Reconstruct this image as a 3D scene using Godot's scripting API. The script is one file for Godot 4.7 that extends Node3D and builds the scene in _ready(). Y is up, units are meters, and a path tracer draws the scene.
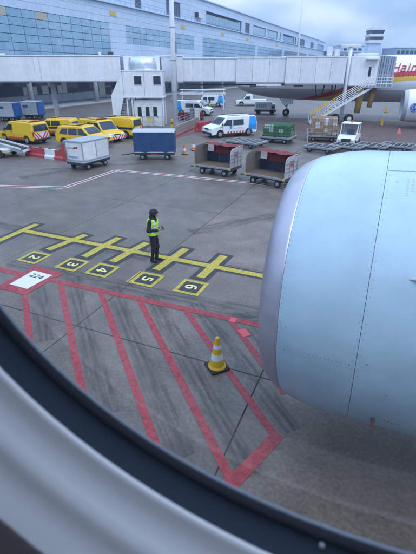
extends Node3D

const H := 5.6          # height of the eye above the apron
const K := 1.077        # survey units (eye at 5.2) to metres
const AFT := Vector3(0.918, 0.0, 0.395)     # the boarded aircraft's tail direction, also the slab grid
const OUT := Vector3(0.395, 0.0, -0.918)    # starboard, also the pier's direction
var M := {}
var used := {}
var rng := RandomNumberGenerator.new()

# ---------- survey helpers ----------
func ray(px: float, py: float) -> Vector3:
	var p := atan(208.0 / 400.0)
	var x := (px - 208.0) / 400.0
	var y := (277.0 - py) / 400.0
	return Vector3(x, y * cos(p) - sin(p), -(cos(p) + y * sin(p)))
func gp(px: float, py: float, y := 0.0) -> Vector3:      # the point of the level y that the photo shows at px, py
	var d := ray(px, py)
	var t := (H - y) / -d.y
	return Vector3(d.x * t, y, d.z * t)
func sv(x: float, z: float, y := 0.0) -> Vector3:
	return Vector3(x * K, y * K, z * K)
func heading(a: Vector3, b: Vector3) -> float:           # turn that lays local +X from a to b
	return atan2(-(b.z - a.z), b.x - a.x)

# ---------- node helpers ----------
func numbered(called: String) -> String:
	if not used.has(called):
		used[called] = 0
		return called
	used[called] += 1
	return "%s_%03d" % [called, used[called]]
func thing(called: String, label: String, category: String, at := Vector3.ZERO, turn := 0.0, group := "") -> Node3D:
	var o := Node3D.new()
	o.name = numbered(called)
	add_child(o)
	o.position = at
	o.rotation.y = turn
	tag(o, label, category, group)
	return o
func tag(o: Node, label: String, category: String, group := "") -> void:
	o.set_meta("label", label)
	o.set_meta("category", category)
	if group != "": o.set_meta("group", group)
func copy_of(src: Node3D, label: String, at: Vector3, turn: float, group := "") -> Node3D:
	var c: Node3D = src.duplicate()
	var base := String(src.name)
	if base.length() > 4 and base.substr(base.length() - 4, 1) == "_" and base.right(3).is_valid_int(): base = base.left(base.length() - 4)
	c.name = numbered(base)
	add_child(c)
	c.position = at
	c.rotation.y = turn
	c.set_meta("label", label)
	if group != "":
		c.set_meta("group", group)
		src.set_meta("group", group)
	return c
func put(s: SurfaceTool, called: String, m: Material, parent: Node, at := Vector3.ZERO, turn := 0.0) -> MeshInstance3D:
	s.generate_normals()
	return place(s.commit(), called, m, parent, at, turn)
func place(mesh: Mesh, called: String, m: Material, parent: Node, at := Vector3.ZERO, turn := 0.0) -> MeshInstance3D:
	var o := MeshInstance3D.new()
	o.mesh = mesh
	o.material_override = m
	o.name = called
	o.position = at
	o.rotation.y = turn
	parent.add_child(o, true)
	return o
func structure(s: SurfaceTool, called: String, m: Material, label: String) -> MeshInstance3D:
	var o := put(s, called, m, self)
	o.set_meta("kind", "structure")
	o.set_meta("label", label)
	o.set_meta("category", called.replace("_", " "))
	return o

# ---------- mesh helpers ----------
func S(smooth := false) -> SurfaceTool:
	var s := SurfaceTool.new()
	s.begin(Mesh.PRIMITIVE_TRIANGLES)
	s.set_smooth_group(0 if smooth else -1)
	return s
func tri(s: SurfaceTool, a: Vector3, b: Vector3, c: Vector3) -> void:
	s.add_vertex(a); s.add_vertex(b); s.add_vertex(c)
func quad(s: SurfaceTool, a: Vector3, b: Vector3, c: Vector3, d: Vector3) -> void:
	tri(s, a, b, c); tri(s, a, c, d)
func tout(s: SurfaceTool, a: Vector3, b: Vector3, c: Vector3, ctr: Vector3) -> void:
	if (a - c).cross(a - b).dot((a + b + c) / 3.0 - ctr) < 0: tri(s, a, c, b)
	else: tri(s, a, b, c)
func qout(s: SurfaceTool, a: Vector3, b: Vector3, c: Vector3, d: Vector3, ctr: Vector3) -> void:
	tout(s, a, b, c, ctr); tout(s, a, c, d, ctr)
func box(s: SurfaceTool, c: Vector3, z: Vector3, b := 0.0, R := Basis()) -> void:
	var h := z / 2.0
	b = minf(b, minf(h.x, minf(h.y, h.z)) * 0.9)
	if b <= 0.0:
		var v := []
		for i in 8: v.append(c + R * Vector3(h.x * (1 if i & 1 else -1), h.y * (1 if i & 2 else -1), h.z * (1 if i & 4 else -1)))
		for f in [[0, 1, 3, 2], [4, 5, 7, 6], [0, 1, 5, 4], [2, 3, 7, 6], [0, 2, 6, 4], [1, 3, 7, 5]]: qout(s, v[f[0]], v[f[1]], v[f[2]], v[f[3]], c)
		return
	var p := []
	for i in 8:
		var g := Vector3(1 if i & 1 else -1, 1 if i & 2 else -1, 1 if i & 4 else -1)
		p.append([c + R * (g * Vector3(h.x, h.y - b, h.z - b)), c + R * (g * Vector3(h.x - b, h.y, h.z - b)), c + R * (g * Vector3(h.x - b, h.y - b, h.z))])
	for f in [[0, 2, 6, 4, 0], [1, 3, 7, 5, 0], [0, 1, 5, 4, 1], [2, 3, 7, 6, 1], [0, 1, 3, 2, 2], [4, 5, 7, 6, 2]]:
		qout(s, p[f[0]][f[4]], p[f[1]][f[4]], p[f[2]][f[4]], p[f[3]][f[4]], c)
	for e in [[0, 1, 1, 2], [2, 3, 1, 2], [4, 5, 1, 2], [6, 7, 1, 2], [0, 2, 0, 2], [1, 3, 0, 2], [4, 6, 0, 2], [5, 7, 0, 2], [0, 4, 0, 1], [1, 5, 0, 1], [2, 6, 0, 1], [3, 7, 0, 1]]:
		qout(s, p[e[0]][e[2]], p[e[1]][e[2]], p[e[1]][e[3]], p[e[0]][e[3]], c)
	for i in 8: tout(s, p[i][0], p[i][1], p[i][2], c)
func slab(s: SurfaceTool, x0: float, x1: float, y0: float, y1: float, z0: float, z1: float, b := 0.0) -> void:
	box(s, Vector3((x0 + x1) / 2, (y0 + y1) / 2, (z0 + z1) / 2), Vector3(absf(x1 - x0), absf(y1 - y0), absf(z1 - z0)), b)
func bar(s: SurfaceTool, a: Vector3, b: Vector3, w: float, h: float, bev := 0.0) -> void:    # square bar from a to b
	var d := (b - a).normalized()
	var side := d.cross(Vector3.UP)
	if side.length() < 0.01: side = Vector3.RIGHT
	side = side.normalized()
	box(s, (a + b) / 2, Vector3((b - a).length(), h, w), bev, Basis(d, side.cross(d), side))
func cyl(s: SurfaceTool, a: Vector3, b: Vector3, r0: float, r1: float, n := 12) -> void:
	var d := (b - a).normalized()
	var u := d.cross(Vector3.UP)
	if u.length() < 0.01: u = Vector3.RIGHT
	u = u.normalized()
	var w := d.cross(u)
	var mid := (a + b) / 2
	for i in n:
		var e0 := u * cos(TAU * i / n) + w * sin(TAU * i / n)
		var e1 := u * cos(TAU * (i + 1) / n) + w * sin(TAU * (i + 1) / n)
		qout(s, a + e0 * r0, a + e1 * r0, b + e1 * r1, b + e0 * r1, mid)
		if r0 > 0: tout(s, a, a + e0 * r0, a + e1 * r0, mid)
		if r1 > 0: tout(s, b, b + e0 * r1, b + e1 * r1, mid)
func tube(s: SurfaceTool, pts: Array, r: float, n := 8) -> void:
	for i in pts.size() - 1: cyl(s, pts[i], pts[i + 1], r, r, n)
func revolve(s: SurfaceTool, o: Vector3, d: Vector3, prof: Array, n := 48, a0 := 0.0, a1 := TAU) -> void:   # prof: [along, radius]; outward faces follow growing "along"
	var u := d.cross(Vector3.UP).normalized()
	var w := u.cross(d)
	for i in prof.size() - 1:
		for k in n:
			var t0 := a0 + (a1 - a0) * k / n
			var t1 := a0 + (a1 - a0) * (k + 1) / n
			var e0 := u * cos(t0) + w * sin(t0)
			var e1 := u * cos(t1) + w * sin(t1)
			quad(s, o + d * prof[i][0] + e0 * prof[i][1], o + d * prof[i + 1][0] + e0 * prof[i + 1][1], o + d * prof[i + 1][0] + e1 * prof[i + 1][1], o + d * prof[i][0] + e1 * prof[i][1])
func prism(s: SurfaceTool, poly: PackedVector2Array, z0: float, z1: float, X := Transform3D()) -> void:
	var ix := Geometry2D.triangulate_polygon(poly)
	var ctr := Vector3.ZERO
	for p in poly: ctr += Vector3(p.x, p.y, (z0 + z1) / 2)
	ctr = X * (ctr / poly.size())
	for z in [z0, z1]:
		var off: Vector3 = X * Vector3(0, 0, (z0 + z1) / 2) - X * Vector3(0, 0, z)
		for i in range(0, ix.size(), 3):
			var a: Vector3 = X * Vector3(poly[ix[i]].x, poly[ix[i]].y, z)
			var b: Vector3 = X * Vector3(poly[ix[i + 1]].x, poly[ix[i + 1]].y, z)
			var c: Vector3 = X * Vector3(poly[ix[i + 2]].x, poly[ix[i + 2]].y, z)
			tout(s, a, b, c, (a + b + c) / 3.0 + off)
	var cw := Geometry2D.is_polygon_clockwise(poly)
	for i in poly.size():
		var p := poly[i]
		var q := poly[(i + 1) % poly.size()]
		var nrm := Vector2(q.y - p.y, p.x - q.x) * (-1.0 if cw else 1.0)
		var m := X * Vector3((p.x + q.x) / 2 - nrm.x, (p.y + q.y) / 2 - nrm.y, (z0 + z1) / 2)
		qout(s, X * Vector3(p.x, p.y, z0), X * Vector3(q.x, q.y, z0), X * Vector3(q.x, q.y, z1), X * Vector3(p.x, p.y, z1), m)
func strip(s: SurfaceTool, a: Vector3, b: Vector3, w: float, y: float) -> void:    # flat band on the ground
	var side := (b - a).cross(Vector3.UP).normalized() * w / 2
	a.y = y; b.y = y
	qout(s, a - side, a + side, b + side, b - side, (a + b) / 2 - Vector3.UP)
func gpoly(s: SurfaceTool, pts: Array, y: float) -> void:
	var c := Vector3.ZERO
	for p in pts: c += p / pts.size()
	c.y = y
	for i in pts.size():
		var p: Vector3 = pts[i]
		var q: Vector3 = pts[(i + 1) % pts.size()]
		tout(s, c, Vector3(p.x, y, p.z), Vector3(q.x, y, q.z), c - Vector3.UP)
func words(text: String, size: float, depth := 0.01, bold := false) -> TextMesh:
	var t := TextMesh.new()
	var f := SystemFont.new()
	f.font_names = PackedStringArray(["Droid Sans"])
	f.font_weight = 700 if bold else 400
	t.font = f
	t.text = text
	t.font_size = 32
	t.pixel_size = size / 32.0
	t.depth = depth
	return t

# ---------- materials ----------
func noise_image(seed_: int, freq: float, oct: int, lo: float, hi: float, px := 512, kind := FastNoiseLite.TYPE_SIMPLEX_SMOOTH) -> Image:
	var n := FastNoiseLite.new()
	n.seed = seed_
	n.noise_type = kind
	n.frequency = freq
	n.fractal_octaves = oct
	n.fractal_gain = 0.6
	var im := n.get_seamless_image(px, px)
	im.convert(Image.FORMAT_L8)
	var b := im.get_data()
	for i in b.size(): b[i] = int(clampf(lo + (hi - lo) * b[i] / 255.0, 0, 1) * 255)
	return Image.create_from_data(px, px, false, Image.FORMAT_L8, b)
func tex(im: Image) -> ImageTexture:
	im.generate_mipmaps()
	return ImageTexture.create_from_image(im)
var T := {}
func mat(r: float, g: float, b: float, rough := 0.6, metal := 0.0, grime := "", scale := 0.3) -> StandardMaterial3D:
	var m := StandardMaterial3D.new()
	m.albedo_color = Color(r, g, b).linear_to_srgb()
	m.roughness = rough
	m.metallic = metal
	if grime != "":
		m.albedo_texture = T[grime]
		m.uv1_triplanar = true
		m.uv1_world_triplanar = true
		m.uv1_scale = Vector3.ONE * scale
	return m
func worn(m: StandardMaterial3D, t: String, scale: float) -> StandardMaterial3D:     # paint worn through in flakes
	m.transparency = BaseMaterial3D.TRANSPARENCY_ALPHA
	m.albedo_texture = T[t]
	m.uv1_triplanar = true
	m.uv1_world_triplanar = true
	m.uv1_scale = Vector3.ONE * scale
	return m
func wear_image(seed_: int, freq: float, keep_lo: float, keep_hi: float, lo := -0.6, hi := 1.6) -> Image:   # white with alpha from noise, and faint colour grain
	var a := noise_image(seed_, freq, 5, lo, hi, 512)
	var g := noise_image(seed_ + 5, freq * 3, 4, 0.8, 1.05, 512)
	var da := a.get_data()
	var dg := g.get_data()
	var o := PackedByteArray()
	o.resize(512 * 512 * 4)
	for i in 512 * 512:
		o[i * 4] = dg[i]; o[i * 4 + 1] = dg[i]; o[i * 4 + 2] = dg[i]
		o[i * 4 + 3] = int(clampf(lerpf(keep_lo, keep_hi, da[i] / 255.0), 0, 1) * 255)
	return Image.create_from_data(512, 512, false, Image.FORMAT_RGBA8, o)

func materials() -> void:
	T.grime = tex(noise_image(3, 0.012, 5, 0.86, 1.03))
	T.fine = tex(noise_image(8, 0.05, 4, 0.88, 1.04))
	var nz := FastNoiseLite.new()
	nz.seed = 61
	nz.frequency = 0.02
	nz.fractal_octaves = 4
	var sb := PackedByteArray()
	sb.resize(512 * 512)
	for y in 512:
		for x in 512:
			var v := 0.955 + 0.05 * nz.get_noise_2d(absf(x - 256.0) * 4.0, absf(y - 256.0) * 0.22) + 0.04 * nz.get_noise_2d(absf(x - 256.0), absf(y - 256.0) + 900.0)
			sb[y * 512 + x] = int(clampf(v, 0, 1) * 255)
	T.streak = tex(Image.create_from_data(512, 512, false, Image.FORMAT_L8, sb))
	T.wear = tex(wear_image(11, 0.03, 0.68, 1.1, -0.3, 1.3))
	T.scuff = tex(wear_image(23, 0.03, 0.04, 0.52, 0.0, 1.0))
	# rubber smears: soft across, streaky along
	var rb := PackedByteArray()
	rb.resize(256 * 512 * 4)
	for y in 512:
		for x in 256:
			var u := absf(x - 127.5) / 127.5
			var edge := clampf((1.0 - u) * 1.6 + 0.35 * nz.get_noise_2d(x * 0.6, y * 0.25 + 300.0), 0, 1)
			var vv := 0.42 + 0.75 * nz.get_noise_2d(x * 0.8, absf(y - 256.0) * 0.16 + 50.0) + 0.5 * nz.get_noise_2d(x * 0.5, absf(y - 256.0) * 0.5 + 700.0)
			var i := (y * 256 + x) * 4
			rb[i] = 255; rb[i + 1] = 255; rb[i + 2] = 255
			rb[i + 3] = int(clampf(edge * edge * (3 - 2 * edge) * vv * 0.52, 0, 1) * 255)
	T.smear = tex(Image.create_from_data(256, 512, false, Image.FORMAT_RGBA8, rb))
	# concrete: broad blotches, streaks along the grid and fine grain in one sheet of 36 m
	var g1 := noise_image(41, 0.004, 4, 0.0, 1.0, 1024).get_data()
	var g2 := noise_image(42, 0.02, 5, 0.0, 1.0, 1024).get_data()
	var g3 := noise_image(43, 0.25, 3, 0.0, 1.0, 1024).get_data()
	var o := PackedByteArray()
	o.resize(1024 * 1024)
	for i in o.size():
		var v := 0.8 + 0.16 * (g1[i] / 255.0 - 0.5) + 0.2 * (g2[i] / 255.0 - 0.5) + 0.3 * (g3[i] / 255.0 - 0.5)
		o[i] = int(clampf(v, 0, 1) * 255)
	T.concrete = tex(Image.create_from_data(1024, 1024, false, Image.FORMAT_L8, o))
	T.grit = tex(noise_image(77, 0.2, 3, 0.0, 1.0, 512))
	for k in 4:
		var t: Array = [[0.19, 0.158, 0.136], [0.202, 0.168, 0.145], [0.178, 0.149, 0.129], [0.184, 0.155, 0.136]][k]
		var m := mat(t[0], t[1], t[2], 0.5, 0.0, "concrete", 1.0 / 23.0)
		M["slab%d" % k] = m
	M.joint = mat(0.05, 0.05, 0.052, 0.9)
	M.red_asphalt = worn(mat(0.17, 0.085, 0.085, 0.8), "scuff", 0.13)
	M.yellow_paint = worn(mat(0.5, 0.4, 0.055, 0.6), "wear", 0.45)
	M.dark_paint = worn(mat(0.038, 0.041, 0.048, 0.7), "wear", 0.6)
	M.red_paint = worn(mat(0.34, 0.038, 0.05, 0.6), "wear", 0.37)
	M.fresh_red = mat(0.62, 0.08, 0.09, 0.6, 0.0, "fine", 1.0)
	M.white_paint = worn(mat(0.62, 0.62, 0.62, 0.6), "wear", 0.8)
	M.scuff = worn(mat(0.075, 0.075, 0.08, 0.8), "scuff", 0.5)
	var sm := mat(0.06, 0.057, 0.057, 0.75)
	sm.transparency = BaseMaterial3D.TRANSPARENCY_ALPHA
	sm.albedo_texture = T.smear
	M.smear = sm
	M.panel_white = mat(0.6, 0.62, 0.66, 0.55, 0.0, "fine", 0.8)
	M.ink = mat(0.03, 0.03, 0.035, 0.6)
	M.cladding = mat(0.57, 0.7, 0.87, 0.4, 0.0, "streak", 0.07)
	M.cladding2 = mat(0.54, 0.67, 0.85, 0.4, 0.0, "streak", 0.09)
	M.backing = mat(0.3, 0.38, 0.5, 0.8)
	M.glazing = mat(0.36, 0.53, 0.66, 0.1, 0.6, "fine", 0.05)
	M.glazing2 = mat(0.41, 0.58, 0.69, 0.09, 0.6, "fine", 0.06)
	M.blind = mat(0.42, 0.42, 0.36, 0.7)
	M.dark_glass = mat(0.02, 0.035, 0.06, 0.06)
	M.louvre = mat(0.28, 0.35, 0.46, 0.6)
	M.sign_yellow = mat(0.6, 0.45, 0.12, 0.6)
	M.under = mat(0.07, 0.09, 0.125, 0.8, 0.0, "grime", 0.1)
	M.column = mat(0.34, 0.36, 0.4, 0.7, 0.0, "grime", 0.3)
	M.bridge = mat(0.78, 0.8, 0.84, 0.42, 0.0, "streak", 0.12)
	M.bridge2 = mat(0.74, 0.77, 0.82, 0.42, 0.0, "streak", 0.15)
	M.steel = mat(0.34, 0.37, 0.42, 0.45, 0.4, "fine", 0.5)
	M.dark_steel = mat(0.06, 0.07, 0.085, 0.5, 0.3)
	M.silver = mat(0.62, 0.66, 0.7, 0.32, 0.85, "grime", 0.6)
	M.alu = mat(0.5, 0.54, 0.58, 0.4, 0.6, "grime", 0.7)
	M.white = mat(0.78, 0.79, 0.8, 0.35, 0.0, "grime", 0.4)
	M.dirty_white = mat(0.68, 0.7, 0.71, 0.5, 0.0, "grime", 0.8)
	M.van_yellow = mat(0.68, 0.43, 0.013, 0.28)
	M.van_white = mat(0.72, 0.75, 0.78, 0.3)
	M.bright_blue = mat(0.02, 0.3, 0.72, 0.4)
	M.navy = mat(0.012, 0.022, 0.05, 0.6)
	M.cart_blue = mat(0.014, 0.058, 0.165, 0.65, 0.0, "grime", 0.5)
	M.crate_blue = mat(0.03, 0.16, 0.5, 0.5, 0.0, "grime", 0.5)
	M.rubber = mat(0.018, 0.018, 0.02, 0.85)
	M.plastic = mat(0.03, 0.032, 0.036, 0.6)
	M.rim = mat(0.35, 0.37, 0.4, 0.4, 0.5)
	M.red_light = mat(0.4, 0.02, 0.02, 0.3)
	M.amber = mat(0.5, 0.14, 0.02, 0.4)
	M.lamp = mat(0.75, 0.77, 0.8, 0.15)
	M.chevron_red = mat(0.5, 0.03, 0.03, 0.5)
	M.chevron_white = mat(0.7, 0.7, 0.7, 0.5)
	M.red_canvas = mat(0.18, 0.018, 0.024, 0.75, 0.0, "grime", 0.8)
	M.red_plastic = mat(0.42, 0.05, 0.06, 0.55, 0.0, "grime", 0.8)
	M.plywood = mat(0.13, 0.095, 0.075, 0.75, 0.0, "grime", 0.9)
	M.green_net = mat(0.055, 0.15, 0.075, 0.7, 0.0, "fine", 2.0)
	M.wrap_white = mat(0.5, 0.58, 0.52, 0.35, 0.0, "fine", 1.0)
	M.carton = mat(0.36, 0.26, 0.19, 0.8, 0.0, "grime", 0.9)
	M.carton2 = mat(0.44, 0.34, 0.27, 0.8, 0.0, "grime", 0.9)
	M.tan_pad = mat(0.4, 0.24, 0.08, 0.7, 0.0, "grime", 1.0)
	M.tan_dark = mat(0.09, 0.035, 0.03, 0.7)
	M.fastener = mat(0.22, 0.26, 0.3, 0.5, 0.3)
	M.plywood2 = mat(0.16, 0.135, 0.12, 0.7, 0.0, "grime", 0.9)
	M.cart_white = mat(0.42, 0.43, 0.45, 0.55, 0.0, "grime", 0.9)
	M.orange = mat(0.7, 0.14, 0.02, 0.6)
	M.cone_yellow = mat(0.7, 0.4, 0.015, 0.5, 0.0, "fine", 3.0)
	M.cone_white = mat(0.7, 0.71, 0.73, 0.45, 0.0, "fine", 3.0)
	M.pavers = mat(0.3, 0.25, 0.23, 0.85, 0.0, "grime", 0.9)
	M.cowl = mat(0.42, 0.585, 0.705, 0.28, 0.0, "grime", 0.16)
	M.cart_alu = mat(0.3, 0.31, 0.33, 0.6, 0.2, "grime", 0.7)
	M.lip = mat(0.52, 0.53, 0.62, 0.36, 0.65, "grime", 0.3)
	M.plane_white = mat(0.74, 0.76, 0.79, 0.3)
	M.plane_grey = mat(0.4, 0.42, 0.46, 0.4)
	M.livery_red = mat(0.52, 0.02, 0.04, 0.35)
	M.livery_yellow = mat(0.72, 0.45, 0.02, 0.35)
	M.logo_blue = mat(0.02, 0.08, 0.4, 0.4)
	M.trim = mat(0.84, 0.77, 0.74, 0.4, 0.0, "fine", 8.0)
	M.reveal = mat(0.86, 0.8, 0.78, 0.35)
	M.gasket = mat(0.014, 0.024, 0.042, 0.8)
	M.seal = mat(0.2, 0.22, 0.26, 0.5)
	M.cabin = mat(0.86, 0.79, 0.75, 0.7)
	M.carpet = mat(0.34, 0.27, 0.26, 0.95)
	var pane := mat(0.9, 0.92, 0.95, 0.0)
	pane.transparency = BaseMaterial3D.TRANSPARENCY_ALPHA
	pane.albedo_color.a = 0.03
	M.pane = pane
	var shield := mat(0.03, 0.045, 0.07, 0.03)
	shield.transparency = BaseMaterial3D.TRANSPARENCY_ALPHA
	shield.albedo_color.a = 0.6
	M.windscreen = shield
	M.cloth_black = mat(0.012, 0.014, 0.02, 0.85)
	M.hood = mat(0.014, 0.017, 0.026, 0.85)
	M.vest = mat(0.36, 0.7, 0.03, 0.6)
	M.reflective = mat(0.55, 0.57, 0.58, 0.35)
	M.shoe = mat(0.01, 0.01, 0.012, 0.6)
	var body := mat(1, 1, 1, 0.8)
	body.vertex_color_use_as_albedo = true
	M.body = body

# ---------- the scene ----------
func _ready() -> void:
	rng.seed = 20240
	var cam := Camera3D.new()
	cam.name = "camera"
	var lens := CameraAttributesPhysical.new()
	lens.frustum_focal_length = 17.33
	lens.frustum_focus_distance = 14.0
	lens.frustum_near = 0.005
	lens.frustum_far = 2500.0
	lens.exposure_aperture = 12.0
	cam.attributes = lens
	cam.near = 0.005
	cam.far = 2500.0
	add_child(cam)
	cam.fov = 2.0 * rad_to_deg(atan(277.0 / 400.0))
	cam.position = Vector3(0, H, 0)
	cam.rotation.x = -atan(208.0 / 400.0)
	cam.current = true
	var env := Environment.new()
	env.tonemap_mode = Environment.TONE_MAPPER_LINEAR
	env.tonemap_exposure = 1.1
	env.background_mode = Environment.BG_SKY
	env.sdfgi_enabled = true
	env.ssao_enabled = true
	env.ssil_enabled = true
	env.fog_enabled = true
	env.fog_density = 0.0004
	env.fog_light_color = Color(0.72, 0.82, 0.95)
	var sky := Sky.new()
	sky.sky_material = cloudy_sky()
	env.sky = sky
	var we := WorldEnvironment.new()
	we.name = "environment"
	we.environment = env
	add_child(we)
	var sun := DirectionalLight3D.new()
	sun.name = "sun"
	sun.light_energy = 0.4
	sun.light_angular_distance = 25.0
	sun.light_color = Color(1.0, 0.97, 0.93)
	sun.shadow_enabled = true
	add_child(sun)
	sun.rotation_degrees = Vector3(-58, 35, 0)

	materials()
	build_ground()
	build_markings()
	build_terminal()
	build_far_things()
	build_own_aircraft()
	build_other_aircraft()
	build_bridge()
	build_vehicles()
	build_carts()
	build_small_things()
	build_people()

func cloudy_sky() -> PanoramaSkyMaterial:
	var w := 768
	var h := 384
	var n := FastNoiseLite.new()
	n.seed = 5
	n.frequency = 2.0
	n.fractal_octaves = 6
	n.fractal_gain = 0.55
	var d := PackedFloat32Array()
	d.resize(w * h * 3)
	for y in h:
		var el := PI / 2 - PI * (y + 0.5) / h
		for x in w:
			var az := TAU * (x + 0.5) / w
			var dir := Vector3(cos(el) * sin(az), sin(el), cos(el) * cos(az))
			var up := maxf(dir.y, 0.0)
			var q := Vector3(dir.x, dir.y * 3.2, dir.z) * 1.5           # layers flattened towards the horizon
			var c := clampf(0.5 + 1.35 * n.get_noise_3dv(q), 0, 1)
			var lum := 0.7 * (1.0 + 1.75 * up) * (0.76 + 0.4 * c)
			var i := (y * w + x) * 3
			d[i] = lum * lerpf(0.57, 0.79, c)
			d[i + 1] = lum * lerpf(0.89, 0.97, c)
			d[i + 2] = lum * lerpf(1.4, 1.26, c)
	var im := Image.create_from_data(w, h, false, Image.FORMAT_RGBF, d.to_byte_array())
	var m := PanoramaSkyMaterial.new()
	m.panorama = ImageTexture.create_from_image(im)
	return m

# ---------- apron ----------
func build_ground() -> void:
	var s := S()
	quad(s, Vector3(-900, -0.03, 900), Vector3(-900, -0.03, -1600), Vector3(1600, -0.03, -1600), Vector3(1600, -0.03, 900))
	var g := structure(s, "ground", M.slab2, "grey concrete apron spreading to the horizon")
	var a := S()
	quad(a, Vector3(-70, -0.022, 30), Vector3(-70, -0.022, -120), Vector3(90, -0.022, -120), Vector3(90, -0.022, 30))
	var apron := structure(a, "apron", M.joint, "grey concrete slab paving of the airport apron")
	var u0 := -5.76 * K
	var v0 := 5.79 * K
	var w := 4.35 * K
	var cells := []
	for i in range(-16, 26):
		for j in range(-6, 26):
			var c := AFT * (u0 + (i + 0.5) * w) + OUT * (v0 + (j + 0.5) * w)
			cells.append([c, c.length()])
	cells.sort_custom(func(p, q): return p[1] < q[1])
	var proto := []
	var e := w / 2 - 0.009
	var bev := 0.008
	var mesh_st := S()
	var R := Basis(AFT, Vector3.UP, AFT.cross(Vector3.UP))
	var lo := []
	var hi := []
	for q in [Vector2(-1, -1), Vector2(1, -1), Vector2(1, 1), Vector2(-1, 1)]:
		lo.append(R * Vector3(q.x * e, -0.012, q.y * e))
		hi.append(R * Vector3(q.x * (e - bev), 0, q.y * (e - bev)))
	qout(mesh_st, hi[0], hi[1], hi[2], hi[3], Vector3(0, -5, 0))
	for k in 4: qout(mesh_st, lo[k], lo[(k + 1) % 4], hi[(k + 1) % 4], hi[k], Vector3(0, -5, 0))
	mesh_st.generate_normals()
	var mesh := mesh_st.commit()
	var made := 0
	var rest := SurfaceTool.new()
	rest.begin(Mesh.PRIMITIVE_TRIANGLES)
	for c in cells:
		var p: Vector3 = c[0]
		var dz := -p.z * cos(atan(0.52)) + H * sin(atan(0.52))
		var seen := dz > 1.0 and absf(p.x / maxf(dz, 0.1)) < 0.52 + 4.0 / maxf(dz, 0.1)
		if seen and made < 180 and c[1] < 62.0:
			place(mesh, "concrete_slab", M["slab%d" % rng.randi_range(0, 3)], apron, p)
			made += 1
		else:
			rest.append_from(mesh, 0, Transform3D(Basis(), p))
	var far := place(rest.commit(), "far_slabs", M.slab3, apron)
	far.set_meta("kind", "stuff")

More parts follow.
